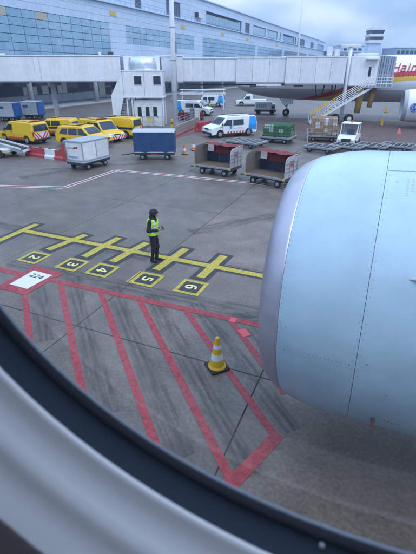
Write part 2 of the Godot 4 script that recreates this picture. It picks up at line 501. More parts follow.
func build_markings() -> void:
	# lead-in line with cross ticks, yellow on a dark painted bed
	var line := [gp(22, 230.5), gp(262, 276)]
	var ticks := [[gp(48, 250), gp(86, 235)], [gp(84, 257), gp(119, 238)], [gp(112, 262), gp(147, 243)], [gp(156, 270), gp(186, 249)], [gp(200, 278), gp(224, 256)]]
	var d: Vector3 = (line[1] - line[0]).normalized()
	var ext: Vector3 = line[0] + (line[1] - line[0]) * 1.35
	var dir0 := (gp(37, 224.3) - gp(0, 240.5)).normalized()
	var first := [gp(0, 240.5) - dir0 * 5.0, gp(37, 224.3)]
	var bed := S()
	var yel := S()
	strip(bed, line[0], ext, 0.46, 0.004)
	strip(yel, line[0], ext, 0.25, 0.012)
	strip(bed, first[0] - d * 0.0, first[1] + dir0 * 0.16, 0.62, 0.0055)
	strip(yel, first[0], first[1], 0.27, 0.0135)
	for t in ticks:
		var td: Vector3 = (t[1] - t[0]).normalized()
		strip(bed, t[0] - td * 0.16, t[1] + td * 0.15, 0.6, 0.007)
		strip(yel, t[0], t[1], 0.28, 0.015)
	var o := structure(bed, "line_bed", M.dark_paint, "dark painted bed under the yellow guide line")
	o = structure(yel, "guide_line", M.yellow_paint, "yellow aircraft guide line with cross ticks on concrete")
	# numbered squares
	var centres := [gp(34.2, 257.7), gp(72.3, 264.7), gp(102.3, 270.3), gp(147, 279.5), gp(191, 287.5)]
	var perp := d.cross(Vector3.UP).normalized()
	if perp.z < 0: perp = -perp
	for i in 5:
		var c: Vector3 = centres[i]
		var half := 0.40
		var ring := S()
		for e in 4:
			var x: Vector3 = [d, perp, -d, -perp][e]
			var y: Vector3 = [perp, -d, -perp, d][e]
			gpoly(ring, [c + x * half - y * half, c + x * half + y * half, c + x * (half - 0.11) + y * (half - 0.11), c + x * (half - 0.11) - y * (half - 0.11)], 0.012)
		if i == 3: gpoly(ring, [c - d * (half + 0.09) - perp * half, c - d * (half + 0.09) + perp * half, c - d * (half + 0.04) + perp * half, c - d * (half + 0.04) - perp * half], 0.012)
		var b := structure(ring, "stand_number", M.yellow_paint, "yellow square ground marking with the number %d" % (i + 2))
		b.name = numbered("stand_number")
		var inner := S()
		var q := half - 0.11
		gpoly(inner, [c + d * q + perp * q, c + d * q - perp * q, c - d * q - perp * q, c - d * q + perp * q], 0.0095)
		put(inner, "number_field", M.dark_paint, b)
		var tm := place(words(str(i + 2), 0.5, 0.003, true), "digit", mat_digit(), b, c + Vector3(0, 0.0145, 0))
		tm.basis = Basis(perp, d, perp.cross(d))
	# white placard with red frame
	var pw := [gp(9.6, 284.5), gp(33.6, 270.8), gp(52.4, 275.6), gp(27.2, 289.3)]
	var pc: Vector3 = (pw[0] + pw[1] + pw[2] + pw[3]) / 4
	var red := S()
	var fr := []
	for p in pw: fr.append(pc + (p - pc) * 1.0 + (p - pc).normalized() * 0.36)
	for k in 4: gpoly(red, [pw[k] + (pc - pw[k]).normalized() * 0.02, pw[(k + 1) % 4] + (pc - pw[(k + 1) % 4]).normalized() * 0.02, fr[(k + 1) % 4], fr[k]], 0.010)
	var wp := S()
	gpoly(wp, pw, 0.014)
	var placard := structure(wp, "stand_placard", M.panel_white, "white painted stand placard framed by red lines")
	var lx: Vector3 = (pw[2] - pw[1]).normalized()
	var ly: Vector3 = (pw[1] - pw[0]).normalized()
	var tm2 := place(words("224", 0.3, 0.003, true), "stand_lettering", M.ink, placard, pw[1] * 0.5 + pw[2] * 0.5 - ly * 0.26 + Vector3(0, 0.0165, 0))
	tm2.basis = Basis(lx, lx.cross(Vector3.UP) * -1.0 if lx.cross(Vector3.UP).dot(ly) < 0 else lx.cross(Vector3.UP), Vector3.UP)
	# red hatching
	var main := [gp(44, 278.5), gp(275, 328.5)]
	strip(red, main[0], main[1], 0.205, 0.008)
	strip(red, gp(-30, 262.5), gp(20, 274), 0.24, 0.0075)
	strip(red, gp(-30, 284), gp(6, 288), 0.24, 0.0075)
	var hatch := [[gp(24.5, 290), gp(30, 345), 0.16], [gp(60, 281), gp(88, 420), 0.16], [gp(100, 290), gp(163, 465), 0.16], [gp(139, 299), gp(233, 484), 0.16], [gp(184, 308), gp(276, 438), 0.155], [gp(229, 318), gp(285, 394), 0.155], [gp(228, 488), gp(279, 434), 0.22]]
	var k := 0
	for hh in hatch:
		strip(red, hh[0], hh[1], hh[2], 0.0055 + 0.0004 * k)
		k += 1
	structure(red, "hatched_marking", M.red_paint, "red hatched no parking marking on the concrete")
	var fr2 := S()
	strip(fr2, gp(230, 319.6), gp(236, 320.8), 0.2, 0.013)
	strip(fr2, gp(241, 329.5), gp(247, 336.5), 0.21, 0.013)
	structure(fr2, "repaired_marking", M.fresh_red, "two fresh bright red patches in the hatched marking")
	var old := S()
	for hh in hatch.slice(0, 6):
		var sd := ((hh[1] - hh[0]) as Vector3).normalized()
		var off := sd.cross(Vector3.UP)
		if off.x < 0: off = -off
		smear(old, hh[0] + off * 0.36 - sd * 0.1, hh[1] + off * 0.36, 0.62, 0.0035)
	smear(old, gp(10, 262), gp(270, 316), 0.85, 0.0030)
	smear(old, gp(190, 316), gp(280, 319), 0.6, 0.0040)
	smear(old, gp(190, 232), gp(290, 212), 1.0, 0.0025)
	smear(old, gp(-10, 222), gp(150, 258), 0.9, 0.0022)
	smear(old, gp(20, 178), gp(110, 163), 1.1, 0.0020)
	smear(old, gp(40, 170), gp(150, 163), 0.8, 0.0024)

	structure(old, "old_marking", M.smear, "blacked out remains of older markings on the concrete")
	# service road edge: red between two white lines
	var pl := [gp(-60, 184.5), gp(64, 187.8), gp(116.5, 170.3), gp(250, 182.8), gp(320, 192.5)]
	var ws := S()
	var rs := S()
	for i in pl.size() - 1:
		var a: Vector3 = pl[i]
		var b: Vector3 = pl[i + 1]
		var n := (b - a).cross(Vector3.UP).normalized()
		strip(ws, a + n * 0.14, b + n * 0.14, 0.11, 0.008 + i * 0.0004)
		strip(ws, a - n * 0.14, b - n * 0.14, 0.11, 0.008 + i * 0.0004)
		strip(rs, a, b, 0.15, 0.006 + i * 0.0004)
	structure(ws, "road_edge_line", M.white_paint, "thin white double line edging the service road")
	structure(rs, "road_edge_stripe", M.red_paint, "red stripe between the white service road lines")
	var ra := S()
	gpoly(ra, [gp(232, 116), gp(470, 124), gp(470, 148), gp(330, 143), gp(300, 141), gp(240, 126)], 0.004)
	structure(ra, "red_surfacing", M.red_asphalt, "worn reddish surfacing by the parked airliner")
	var rl := S()
	strip(rl, gp(350, 128), gp(440, 139), 0.2, 0.009)
	strip(rl, gp(360, 143), gp(385, 146), 0.25, 0.009)
	strip(rl, gp(172, 139), gp(203, 130), 0.3, 0.009)
	structure(rl, "red_line", M.red_paint, "thin red stand lines near the parked airliner")
func smear(s: SurfaceTool, a: Vector3, b: Vector3, w: float, y: float) -> void:      # rubber dragged along a band
	var side := (b - a).cross(Vector3.UP).normalized() * w / 2
	a.y = y; b.y = y
	var v := (b - a).length() / 5.0
	var o := rng.randf()
	var p := [a - side, a + side, b + side, b - side]
	var t := [Vector2(0, o), Vector2(1, o), Vector2(1, o + v), Vector2(0, o + v)]
	for i in [0, 1, 2, 0, 2, 3]:
		s.set_uv(t[i])
		s.add_vertex(p[i])
func mat_digit() -> StandardMaterial3D:
	if not M.has("digit"): M.digit = mat(0.6, 0.55, 0.22, 0.6)
	return M.digit

# ---------- pier building ----------
func build_terminal() -> void:
	var t := thing("terminal_pier", "long pale blue terminal pier with bands of glazing", "terminal", sv(-22.83, -66.83), heading(Vector3.ZERO, OUT))
	var k := K
	var core := S()
	slab(core, -45 * k, 250 * k, 6.3 * k, 15 * k, -30 * k, -0.25)
	slab(core, -45 * k, 250 * k, 15 * k, 20.1 * k, -30 * k, -0.55)
	slab(core, -45 * k, 250 * k, 5.3 * k, 6.3 * k, -30 * k, -0.02)
	put(core, "wall", M.backing, t)
	var glass := [[-31.0, 14.9, 6.4, 12.2], [19.9, 49.3, 9.35, 12.2], [54.4, 98.5, 7.4, 12.2], [101.4, 135.7, 7.4, 12.2], [140.0, 189.0, 9.35, 12.2], [194.0, 230.0, 9.35, 12.2]]
	var upper := [[24.1, 26.3, 0], [36.2, 42.8, 0], [57.3, 84.2, 1], [87.9, 92.3, 0], [96.5, 110.8, 2], [113.0, 127.8, 2], [131.5, 133.0, 0], [137.4, 157.5, 1], [159.5, 162.0, 0], [165.0, 182.0, 0], [198.0, 207.0, 0], [219.0, 243.0, 2]]
	var rows := [15.0, 14.07, 13.13, 12.2, 11.25, 10.3, 9.35, 8.4, 7.4, 6.4]
	var far := S()
	var count := 0
	for r in rows.size() - 1:
		var h1: float = rows[r]
		var h0: float = rows[r + 1]
		var blocks := []
		for g in glass:
			if h0 > g[2] - 0.3 and h1 < g[3] + 0.3: blocks.append([g[0], g[1]])
		count += panel_row(t, far, h0, h1, -45, 250, blocks, 0.0, count)
	for r in 5:
		var blocks := []
		if r < 3:
			for u in upper: blocks.append([u[0], u[1]])
		count += panel_row(t, far, 15.3 + r * 0.95, 15.3 + (r + 1) * 0.95, -45, 250, blocks, -0.3, count)
	var f := put(far, "far_panels", M.cladding2, t)
	f.set_meta("kind", "stuff")
	var ledge := S()
	slab(ledge, -45 * k, 250 * k, 15.0 * k, 15.22 * k, -0.6, 0.4, 0.03)
	slab(ledge, -45 * k, 250 * k, 20.05 * k, 20.35 * k, -30 * k, 0.05, 0.03)
	put(ledge, "cornice", M.cladding2, t)
	var rail := S()
	var x := -20.0
	while x < 130:
		slab(rail, x * k, x * k + 0.05, 15.22 * k, 15.7 * k, 0.3, 0.35)
		x += 1.6
	slab(rail, -20 * k, 130 * k, 15.68 * k, 15.74 * k, 0.3, 0.35)
	put(rail, "ledge_railing", M.louvre, t)
	# glazing, pane by pane
	var panes := 0
	var far_panes := S()
	var pane_mesh := {}
	for g in glass:
		var nr := int(round((g[3] - g[2]) / 0.95))
		var nc := int(round((g[1] - g[0]) / 2.45))
		var cw: float = (g[1] - g[0]) / nc
		var ch: float = (g[3] - g[2]) / nr
		for i in nc:
			for j in nr:
				var c := Vector3((g[0] + (i + 0.5) * cw) * k, (g[2] + (j + 0.5) * ch) * k, -0.1)
				var z := Vector3(cw * k - 0.07, ch * k - 0.055, 0.1)
				if g[0] < 130 and panes < 280 and g[0] + i * cw > -13:
					var key := "%.2f" % cw
					if not pane_mesh.has(key):
						var ps := S()
						box(ps, Vector3.ZERO, z, 0.015)
						ps.generate_normals()
						pane_mesh[key] = ps.commit()
					var m: Material = M.glazing if rng.randf() < 0.6 else M.glazing2
					if g[0] < 0 and j == nr - 1 and (absf(g[0] + (i + 0.5) * cw + 1.2) < 1.3 or absf(g[0] + (i + 0.5) * cw + 8.6) < 1.3): m = M.blind
					var pn := place(pane_mesh[key], "pane", m, t, c)
					pn.rotation = Vector3(rng.randf_range(-0.006, 0.006), rng.randf_range(-0.006, 0.006), 0)
					panes += 1
				else:
					box(far_panes, c, z)
	f = put(far_panes, "far_panes", M.glazing, t)
	f.set_meta("kind", "stuff")
	# upper floor windows
	for u in upper:
		var w0: float = u[0] * k
		var w1: float = u[1] * k
		var y0 := 15.3 * k
		var y1 := 18.15 * k
		var fr := S()
		slab(fr, w0, w1, y1 - 0.12, y1, -0.5, -0.26)
		slab(fr, w0, w0 + 0.1, y0, y1, -0.5, -0.26)
		slab(fr, w1 - 0.1, w1, y0, y1, -0.5, -0.26)
		var wn := put(fr, "window", M.louvre, t)
		if u[2] == 0:
			var lv := S()
			var yy := y0 + 0.1
			while yy < y1 - 0.2:
				box(lv, Vector3((w0 + w1) / 2, yy + 0.1, -0.42), Vector3(w1 - w0 - 0.2, 0.03, 0.2), 0.0, Basis(Vector3.RIGHT, 0.6))
				yy += 0.22
			put(lv, "louvre", M.louvre, wn)
		else:
			var n := maxi(2, int((w1 - w0) / 2.4))
			for i in n:
				var ps := S()
				slab(ps, w0 + 0.1 + (w1 - w0 - 0.2) * i / n + 0.05, w0 + 0.1 + (w1 - w0 - 0.2) * (i + 1) / n - 0.05, y0 + 0.35, y1 - 0.35, -0.53, -0.46)
				put(ps, "pane", M.glazing2, wn)
			if u[2] == 1:
				var sh := S()
				box(sh, Vector3((w0 + w1) / 2, y1 - 0.15, 0.25), Vector3(w1 - w0, 0.08, 1.1), 0.0, Basis(Vector3.RIGHT, 0.35))
				put(sh, "sun_shade", M.louvre, wn)
	for q in [[15.4, 17.3], [42.2, 44.4], [66.6, 69.0], [88.6, 91.0], [125.5, 128.5], [172.0, 175.5]]:
		var sg := S()
		slab(sg, q[0] * k, q[1] * k, 13.3 * k, 14.0 * k, 0.0, 0.06, 0.01)
		put(sg, "yellow_plate", M.sign_yellow, t)
	var cb := S()
	slab(cb, 51.2 * k, 53.8 * k, 16.1 * k, 17.0 * k, -0.3, 0.5, 0.04)
	put(cb, "plant_box", M.white, t)
	cb = S()
	slab(cb, 50.4 * k, 51.1 * k, 16.2 * k, 17.2 * k, -0.3, 0.5, 0.04)
	put(cb, "vent", M.dark_steel, t)
	# ground floor, set back under the overhang
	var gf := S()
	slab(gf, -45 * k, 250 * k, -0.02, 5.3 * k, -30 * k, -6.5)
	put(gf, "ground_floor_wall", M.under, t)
	for i in range(-2, 14):
		var cs := S(true)
		cyl(cs, Vector3((-4.6 + 15 * i) * k, 0, -0.9), Vector3((-4.6 + 15 * i) * k, 5.3 * k, -0.9), 0.42, 0.42, 20)
		put(cs, "column", M.column, t)
	for q in [[-1.0, 2.0, 1.5, 3.9], [3.0, 6.0, 1.5, 3.9], [6.6, 9.0, 1.5, 3.9], [18, 22, 0.6, 3.6], [25, 29, 0.6, 3.6], [32, 36, 0.6, 3.6], [40, 44, 0.6, 3.6], [48, 52, 0.6, 3.6]]:
		var wd := S()
		slab(wd, q[0] * k, q[1] * k, q[2] * k, q[3] * k, -6.5, -6.4)
		var wo := put(wd, "window", M.column, t)
		for i in 2:
			for j in 2:
				var pg := S()
				var ww: float = (q[1] - q[0]) * k / 2
				var wh: float = (q[3] - q[2]) * k / 2
				slab(pg, q[0] * k + ww * i + 0.07, q[0] * k + ww * (i + 1) - 0.07, q[2] * k + wh * j + 0.07, q[2] * k + wh * (j + 1) - 0.07, -6.45, -6.36)
				put(pg, "pane", M.dark_glass if rng.randf() < 0.7 else M.blind, wo)
	for i in range(-6, 10):
		var pn := S()
		slab(pn, (1.5 + i * 3.0) * k + 0.03, (1.5 + (i + 1) * 3.0) * k - 0.03, 0.2, 1.45 * k, -6.5, -6.42, 0.01)
		put(pn, "plinth_panel", M.column, t)
	var cn := S()
	slab(cn, -40 * k, -6.0 * k, 4.2 * k, 5.25 * k, 0.0, 1.6, 0.03)
	put(cn, "canopy", M.bridge, t)
	var kerb := S()
	slab(kerb, -40 * k, 240 * k, -0.02, 0.14, -6.4, 0.6, 0.02)
	put(kerb, "kerb", M.column, t)

func panel_row(t: Node3D, far: SurfaceTool, h0: float, h1: float, s0: float, s1: float, blocks: Array, z: float, have: int) -> int:
	var n := 0
	var spans := []
	var at := s0
	blocks.sort_custom(func(p, q): return p[0] < q[0])
	for b in blocks:
		if b[0] > at: spans.append([at, b[0]])
		at = maxf(at, b[1])
	if at < s1: spans.append([at, s1])
	for sp in spans:
		var m := maxi(1, int(round((sp[1] - sp[0]) / 4.9)))
		for i in m:
			var a: float = lerpf(sp[0], sp[1], float(i) / m) * K
			var b: float = lerpf(sp[0], sp[1], float(i + 1) / m) * K
			if a > -16 and b < 105 and have + n < 290:
				var p := S()
				slab(p, a + 0.015, b - 0.015, h0 * K + 0.012, h1 * K - 0.012, z - 0.25, z + rng.randf_range(-0.004, 0.004), 0.012)
				put(p, "cladding_panel", M.cladding if rng.randf() < 0.55 else M.cladding2, t)
				n += 1
			else:
				slab(far, a + 0.015, b - 0.015, h0 * K + 0.02, h1 * K - 0.02, z - 0.25, z)
	return n

func build_far_things() -> void:
	# control tower
	var t := thing("control_tower", "distant control tower with dark glazed cab and stepped shaft", "tower", Vector3(130.5 * K, 0, -365 * K))
	t.scale = Vector3(0.66, 1, 0.66)
	var w := S()
	slab(w, -8.5, 8.5, 0, 22, -8, 8)
	slab(w, -7, 7, 22, 25, -7, 7)
	put(w, "shaft", M.cladding, t)
	w = S()
	slab(w, -9, 9, 25, 27, -9, 9)
	slab(w, -9.6, 9.6, 29.6, 31.4, -9.6, 9.6)
	put(w, "gallery", M.bridge, t)
	w = S()
	slab(w, -8.4, 8.4, 27, 29.6, -8.4, 8.4)
	slab(w, -7.6, 7.6, 31.4, 32.0, -7.6, 7.6)
	put(w, "glazed_band", M.dark_glass, t)
	w = S()
	slab(w, -9.2, 9.2, 34.3, 35.6, -9.2, 9.2)
	put(w, "roof", M.bridge, t)
	w = S()
	prism(w, PackedVector2Array([Vector2(-7.6, 31.4), Vector2(7.6, 31.4), Vector2(9, 34.3), Vector2(-9, 34.3)]), -8.5, 8.5)
	put(w, "cab_glass", M.dark_glass, t)
	w = S()
	for q in [-5.0, 5.5]: cyl(w, Vector3(q, 35.6, 0), Vector3(q, 38.5, 0), 0.25, 0.1, 6)
	put(w, "antenna", M.steel, t)
	# long low blocks on the skyline
	var blocks := [[151.0, -355.0, 26.0, 20.5, "grey_hangar", "dark grey flat hangar beside the control tower", M.louvre], [100.0, -330.0, 18.0, 21.0, "office_block", "pale office block seen left of the control tower", M.cladding2], [150.0, -300.0, 60.0, 13.5, "low_terminal", "low pale concourse stretching behind the parked airliner", M.cladding], [85.0, -300.0, 24.0, 16.0, "plant_building", "stepped grey building at the end of the pier", M.louvre]]
	for b in blocks:
		var o := thing(b[4], b[5], "building", Vector3(b[0] * K, 0, b[1] * K), 0.2)
		var s := S()
		slab(s, -b[2] / 2, b[2] / 2, 0, b[3], -10, 10)
		put(s, "wall", b[6], o)
		s = S()
		slab(s, -b[2] / 2 - 0.4, b[2] / 2 + 0.4, b[3], b[3] + 0.7, -10.4, 10.4)
		put(s, "roof", M.cladding2, o)
		var n := int(b[2] / 4.0)
		for i in n:
			var p := S()
			slab(p, -b[2] / 2 + 4.0 * i + 0.5, -b[2] / 2 + 4.0 * i + 3.4, b[3] - 4.0, b[3] - 1.6, 9.9, 10.08)
			put(p, "window", M.dark_glass, o)
	# thin lamp mast before the pier
	var m := thing("lamp_mast", "thin tall lamp mast with small floodlights before the pier", "mast", Vector3(22.0, 0, -112.0))
	var s2 := S(true)
	cyl(s2, Vector3.ZERO, Vector3(0, 24.5, 0), 0.28, 0.13, 12)
	put(s2, "pole", M.bridge, m)
	for q in [[0.35, 24.3], [0.5, 23.2], [0.3, 22.2]]:
		s2 = S()
		box(s2, Vector3(q[0], q[1], 0.1), Vector3(0.55, 0.5, 0.4), 0.05)
		cyl(s2, Vector3(0, q[1], 0), Vector3(q[0], q[1], 0.05), 0.05, 0.05, 6)
		put(s2, "floodlight", M.dark_steel, m)
	# thick mast by the booth
	m = thing("light_mast", "thick white mast rising beside the boarding bridge booth", "mast", gp(175.6, 124.5))
	s2 = S(true)
	cyl(s2, Vector3.ZERO, Vector3(0, 18, 0), 0.31, 0.2, 20)
	put(s2, "pole", M.bridge, m)
	s2 = S()
	cyl(s2, Vector3.ZERO, Vector3(0, 0.08, 0), 0.5, 0.5, 16)
	put(s2, "base_plate", M.steel, m)
	s2 = S()
	slab(s2, -0.45, -0.25, 2.4, 2.75, -0.05, 0.2, 0.02)
	slab(s2, 0.28, 0.42, 7.1, 8.2, 0.0, 0.15, 0.02)
	put(s2, "junction_box", M.steel, m)
	s2 = S()
	for y in [3.4, 6.4, 9.4]: cyl(s2, Vector3(0, y, 0), Vector3(0, y + 0.06, 0), 0.31, 0.31, 16)
	put(s2, "band", M.steel, m)

# ---------- the aircraft one looks out of ----------
func cowl_radius(s: float) -> float:
	var L := 1.0815
	var t := clampf(s / L, 0, 1)
	var r := 1.504 + 0.416 * sqrt(maxf(0, 1 - (1 - t) * (1 - t)))
	var q := minf(s, 2.4) - L
	if q > 0: r += 0.0257 * q * q
	if s > 2.4:
		var v := (s - 2.4) / 3.2
		r -= 0.55 * v * v * (0.6 + 0.4 * v) - 0.02 * v
	return r
func cowl_profile(s0: float, s1: float, n: int, skin := 0.0) -> Array:
	var p := []
	for i in n + 1:
		var f := float(i) / n
		if s0 == 0.0: f = f * f
		var s := lerpf(s0, s1, f)
		p.append([s, cowl_radius(s) - skin])
	return p
func W(a: float, y: float, l: float) -> Vector3:          # aft, up, out of the cabin, from the eye
	return AFT * a + Vector3(0, H + y, 0) + OUT * l
func window_ring(e: float, l: float, n := 72) -> Array:
	var pts := []
	for i in n:
		var t := TAU * i / n
		var y := sin(t) * (0.105 + e)
		pts.append(W(cos(t) * (0.136 + e) - 0.002, y + (0.165 if y > 0 else -0.025), l))
	return pts
func loft(s: SurfaceTool, prof: Array, n := 72) -> void:
	for i in prof.size() - 1:
		var a := window_ring(prof[i][0], prof[i][1], n)
		var b := window_ring(prof[i + 1][0], prof[i + 1][1], n)
		for k in n: quad(s, a[k], a[(k + 1) % n], b[(k + 1) % n], b[k])
func shell(s: SurfaceTool, R: float, cl: float, l_win: float, hole: float, a0: float, a1: float) -> void:
	# round hull between a0 and a1 with flat window belts on both sides; this window cut to its ring, others as unseen openings, oversized to let more daylight into the cabin
	var yc := 0.07
	var hb := 0.45
	var th := asin(hb / R)
	var n := 40
	for side in [0, 1]:
		for i in n / 2:
			var t0: float = th + (PI - 2 * th) * i / (n / 2) + PI * side
			var t1: float = th + (PI - 2 * th) * (i + 1) / (n / 2) + PI * side
			quad(s, W(a0, yc + R * sin(t0), cl + R * cos(t0)), W(a1, yc + R * sin(t0), cl + R * cos(t0)), W(a1, yc + R * sin(t1), cl + R * cos(t1)), W(a0, yc + R * sin(t1), cl + R * cos(t1)))
	for side in 2:
		var l := l_win if side == 0 else 2 * cl - l_win
		var y0 := yc - hb
		var y1 := yc + hb
		var a := a0
		var wins := []
		for k in range(-14, 24):
			var c := 0.0 + k * 0.53
			if c - 0.2 < a0 or c + 0.2 > a1: continue
			wins.append(c)
		for c in wins:
			quad(s, W(a, y0, l), W(c - 0.2, y0, l), W(c - 0.2, y1, l), W(a, y1, l))
			a = c + 0.2
			if side == 0 and absf(c) < 0.01:
				var m := 72
				var ring := window_ring(hole, l, m)
				var rect := []
				for i in m:
					var t := TAU * i / m
					var x := cos(t)
					var y := sin(t)
					var q := 1.0 / maxf(absf(x), absf(y))
					rect.append(W(x * q * 0.2, yc + y * q * hb, l))
				for i in m: quad(s, ring[i], ring[(i + 1) % m], rect[(i + 1) % m], rect[i])
			else:
				quad(s, W(c - 0.2, y0, l), W(c + 0.2, y0, l), W(c + 0.2, -0.26, l), W(c - 0.2, -0.26, l))
				quad(s, W(c - 0.2, 0.4, l), W(c + 0.2, 0.4, l), W(c + 0.2, y1, l), W(c - 0.2, y1, l))
				quad(s, W(c - 0.2, -0.26, l), W(c - 0.175, -0.26, l), W(c - 0.175, 0.4, l), W(c - 0.2, 0.4, l))
				quad(s, W(c + 0.175, -0.26, l), W(c + 0.2, -0.26, l), W(c + 0.2, 0.4, l), W(c + 0.175, 0.4, l))
		quad(s, W(a, y0, l), W(a1, y0, l), W(a1, y1, l), W(a, y1, l))

func build_own_aircraft() -> void:
	var t := thing("airliner", "airliner with pale blue engine, seen from inside its cabin window", "airliner")
	# --- hull and cabin
	var s := S()
	var cl := 0.115 - sqrt(2.82 * 2.82 - 0.45 * 0.45)
	shell(s, 2.82, cl, 0.115, 0.062, -7.0, 12.0)
	for a in [-7.0, 12.0]:
		for i in 40:
			tri(s, W(a, 0.07, cl), W(a, 0.07 + 2.82 * sin(TAU * i / 40), cl + 2.82 * cos(TAU * i / 40)), W(a, 0.07 + 2.82 * sin(TAU * (i + 1) / 40), cl + 2.82 * cos(TAU * (i + 1) / 40)))
	put(s, "fuselage_skin", M.plane_white, t)
	s = S()
	shell(s, 2.747, cl, 0.042, 0.06, -6.9, 11.9)
	put(s, "cabin_lining", M.cabin, t)
	s = S()
	for a in [-6.9, 11.9]: box(s, W(a, 0.07, cl), Vector3(0.02, 5.2, 5.2), 0.0, Basis(AFT, Vector3.UP, OUT))
	put(s, "bulkhead", M.cabin, t)
	s = S()
	box(s, W(2.5, -1.15, cl), Vector3(18.7, 0.06, 5.0), 0.0, Basis(AFT, Vector3.UP, OUT))
	put(s, "cabin_floor", M.carpet, t)
	# --- window
	var win := Node3D.new()
	win.name = "cabin_window"
	t.add_child(win)
	win.set_meta("label", "rounded grey cabin window surround seen close up")
	s = S(true)
	loft(s, [[0.07, 0.115], [0.0006, 0.0862], [0.0, 0.0854], [0.0004, 0.0846], [0.0045, 0.0836]])
	put(s, "outer_rim", M.seal, win)
	s = S(true)
	loft(s, [[0.0045, 0.0836], [0.0043, 0.0775], [0.0034, 0.0722]])
	put(s, "gasket", M.gasket, win)
	s = S(true)
	loft(s, [[0.0034, 0.0722], [0.0029, 0.0714], [0.0029, 0.0703], [0.0036, 0.0692], [0.0052, 0.0672], [0.0066, 0.0640], [0.0072, 0.0600], [0.0075, 0.0572], [0.0082, 0.0556], [0.0094, 0.0540], [0.0106, 0.0520], [0.0114, 0.0497], [0.0120, 0.0472], [0.0125, 0.0448], [0.0130, 0.0432]])
	put(s, "reveal", M.reveal, win)
	s = S(true)
	loft(s, [[0.0130, 0.0432], [0.0138, 0.0426], [0.0155, 0.0422], [0.0605, 0.0420]])
	put(s, "surround", M.trim, win)
	s = S()
	var ring := window_ring(0.0008, 0.0848)
	for i in 72: tri(s, W(0, 0.07, 0.0848), ring[i], ring[(i + 1) % 72])
	put(s, "pane", M.pane, win)
	# small stud on the gasket
	s = S(true)
	var sp := W(0.0042, -0.1336, 0.0812)
	revolve(s, sp, Vector3(0.0001, 1, 0), [[-0.001, 0.0009], [0.0004, 0.00085], [0.0008, 0.0005], [0.0009, 0.0]], 12)
	put(s, "stud", M.white, win)
	# --- engine
	var eng := Node3D.new()
	eng.name = "engine"
	t.add_child(eng)
	eng.set_meta("label", "pale blue jet engine nacelle with lavender grey lip")
	var o := Vector3(1.262, H - 2.919, -5.731)
	var d := Vector3(0.9167, 0.039, 0.3974).normalized()
	var n := 160
	s = S(true)
	revolve(s, o, d, [[1.15, 1.4], [0.7, 1.375], [0.4, 1.39], [0.18, 1.425], [0.06, 1.463], [0.015, 1.487], [0.0, 1.504]], n)
	put(s, "inlet_duct", M.plane_grey, eng)
	s = S(true)
	revolve(s, o, d, cowl_profile(0.0, 0.309, 18), n)
	revolve(s, o, d, [[0.309, cowl_radius(0.309)], [0.3092, cowl_radius(0.309) - 0.02]], n)
	put(s, "inlet_lip", M.lip, eng)
	s = S(true)
	revolve(s, o, d, cowl_profile(0.313, 1.233, 24), n)
	put(s, "inlet_cowl", M.cowl, eng)
	s = S(true)
	for part in [[-1.2, 1.248], [1.252, PI + 1.88]]: revolve(s, o, d, cowl_profile(1.239, 3.3, 20), n / 2, part[0], part[1])
	put(s, "fan_cowl", M.cowl, eng)
	s = S(true)
	revolve(s, o, d, cowl_profile(3.308, 5.6, 20), n)
	revolve(s, o, d, [[5.6, cowl_radius(5.6)], [5.5, cowl_radius(5.6) - 0.04], [4.5, 1.2]], n)
	put(s, "reverser_cowl", M.cowl, eng)
	s = S(true)
	revolve(s, o, d, cowl_profile(0.2, 5.4, 30, 0.016), n)
	put(s, "inner_structure", M.plane_grey, eng)
	s = S(true)
	revolve(s, o, d, [[1.6, 0.0], [1.62, 0.1], [1.25, 0.28], [1.0, 0.2], [0.75, 0.0]], 40)
	revolve(s, o, d, [[4.2, 0.95], [5.6, 0.85], [6.4, 0.55], [6.41, 0.0]], 40)
	put(s, "spinner", M.plane_grey, eng)
	var u := d.cross(Vector3.UP).normalized()
	var w := u.cross(d)
	for i in 22:
		var ph := TAU * i / 22
		var e := u * cos(ph) + w * sin(ph)
		var f := e.cross(d)
		s = S()
		quad(s, o + d * 1.12 + e * 0.25 - f * 0.05, o + d * 1.3 + e * 0.25 + f * 0.08, o + d * 1.4 + e * 1.37 + f * 0.22, o + d * 1.1 + e * 1.37 - f * 0.12)
		put(s, "fan_blade", M.steel, eng)
	s = S(true)
	revolve(s, o, d, [[1.55, 0.0], [1.55, 1.4]], 40)  # plain grey disc added behind the fan to stand in for shade
	put(s, "fan_shade_disc", M.plane_grey, eng)
	# fasteners along the seams
	s = S()
	var rows := [[0.345, 0], [1.205, 0], [1.27, 0]]
	for r in rows:
		var ph := -0.75
		while ph < 1.75:
			stud(s, o, d, u, w, r[0], ph, 0.006)
			ph += 0.034 if r[0] < 0.4 else 0.05
	var q := 0.36
	while q < 1.2:
		stud(s, o, d, u, w, q, -0.025, 0.007)
		stud(s, o, d, u, w, q + 0.02, -0.05, 0.005)
		q += 0.045
	q = 1.3
	while q < 3.0:
		stud(s, o, d, u, w, q, 1.225, 0.005)
		q += 0.06
	for p in [[0.42, 0.12], [0.42, -0.06], [1.17, -0.03], [1.35, 0.0], [1.55, -0.43], [1.6, -0.2], [1.29, -0.3]]: stud(s, o, d, u, w, p[0], p[1], 0.012)
	put(s, "fasteners", M.fastener, eng)
	# strake
	s = S()
	var e0 := u * cos(0.527) + w * sin(0.527)
	var base := []
	for i in 9:
		var a := 1.60 + 0.1 * i
		base.append([o + d * a + e0 * (cowl_radius(a) - 0.01), o + d * a + e0 * (cowl_radius(a) + 0.2 * pow(i / 8.0, 0.7))])
	var f0 := e0.cross(d) * 0.014
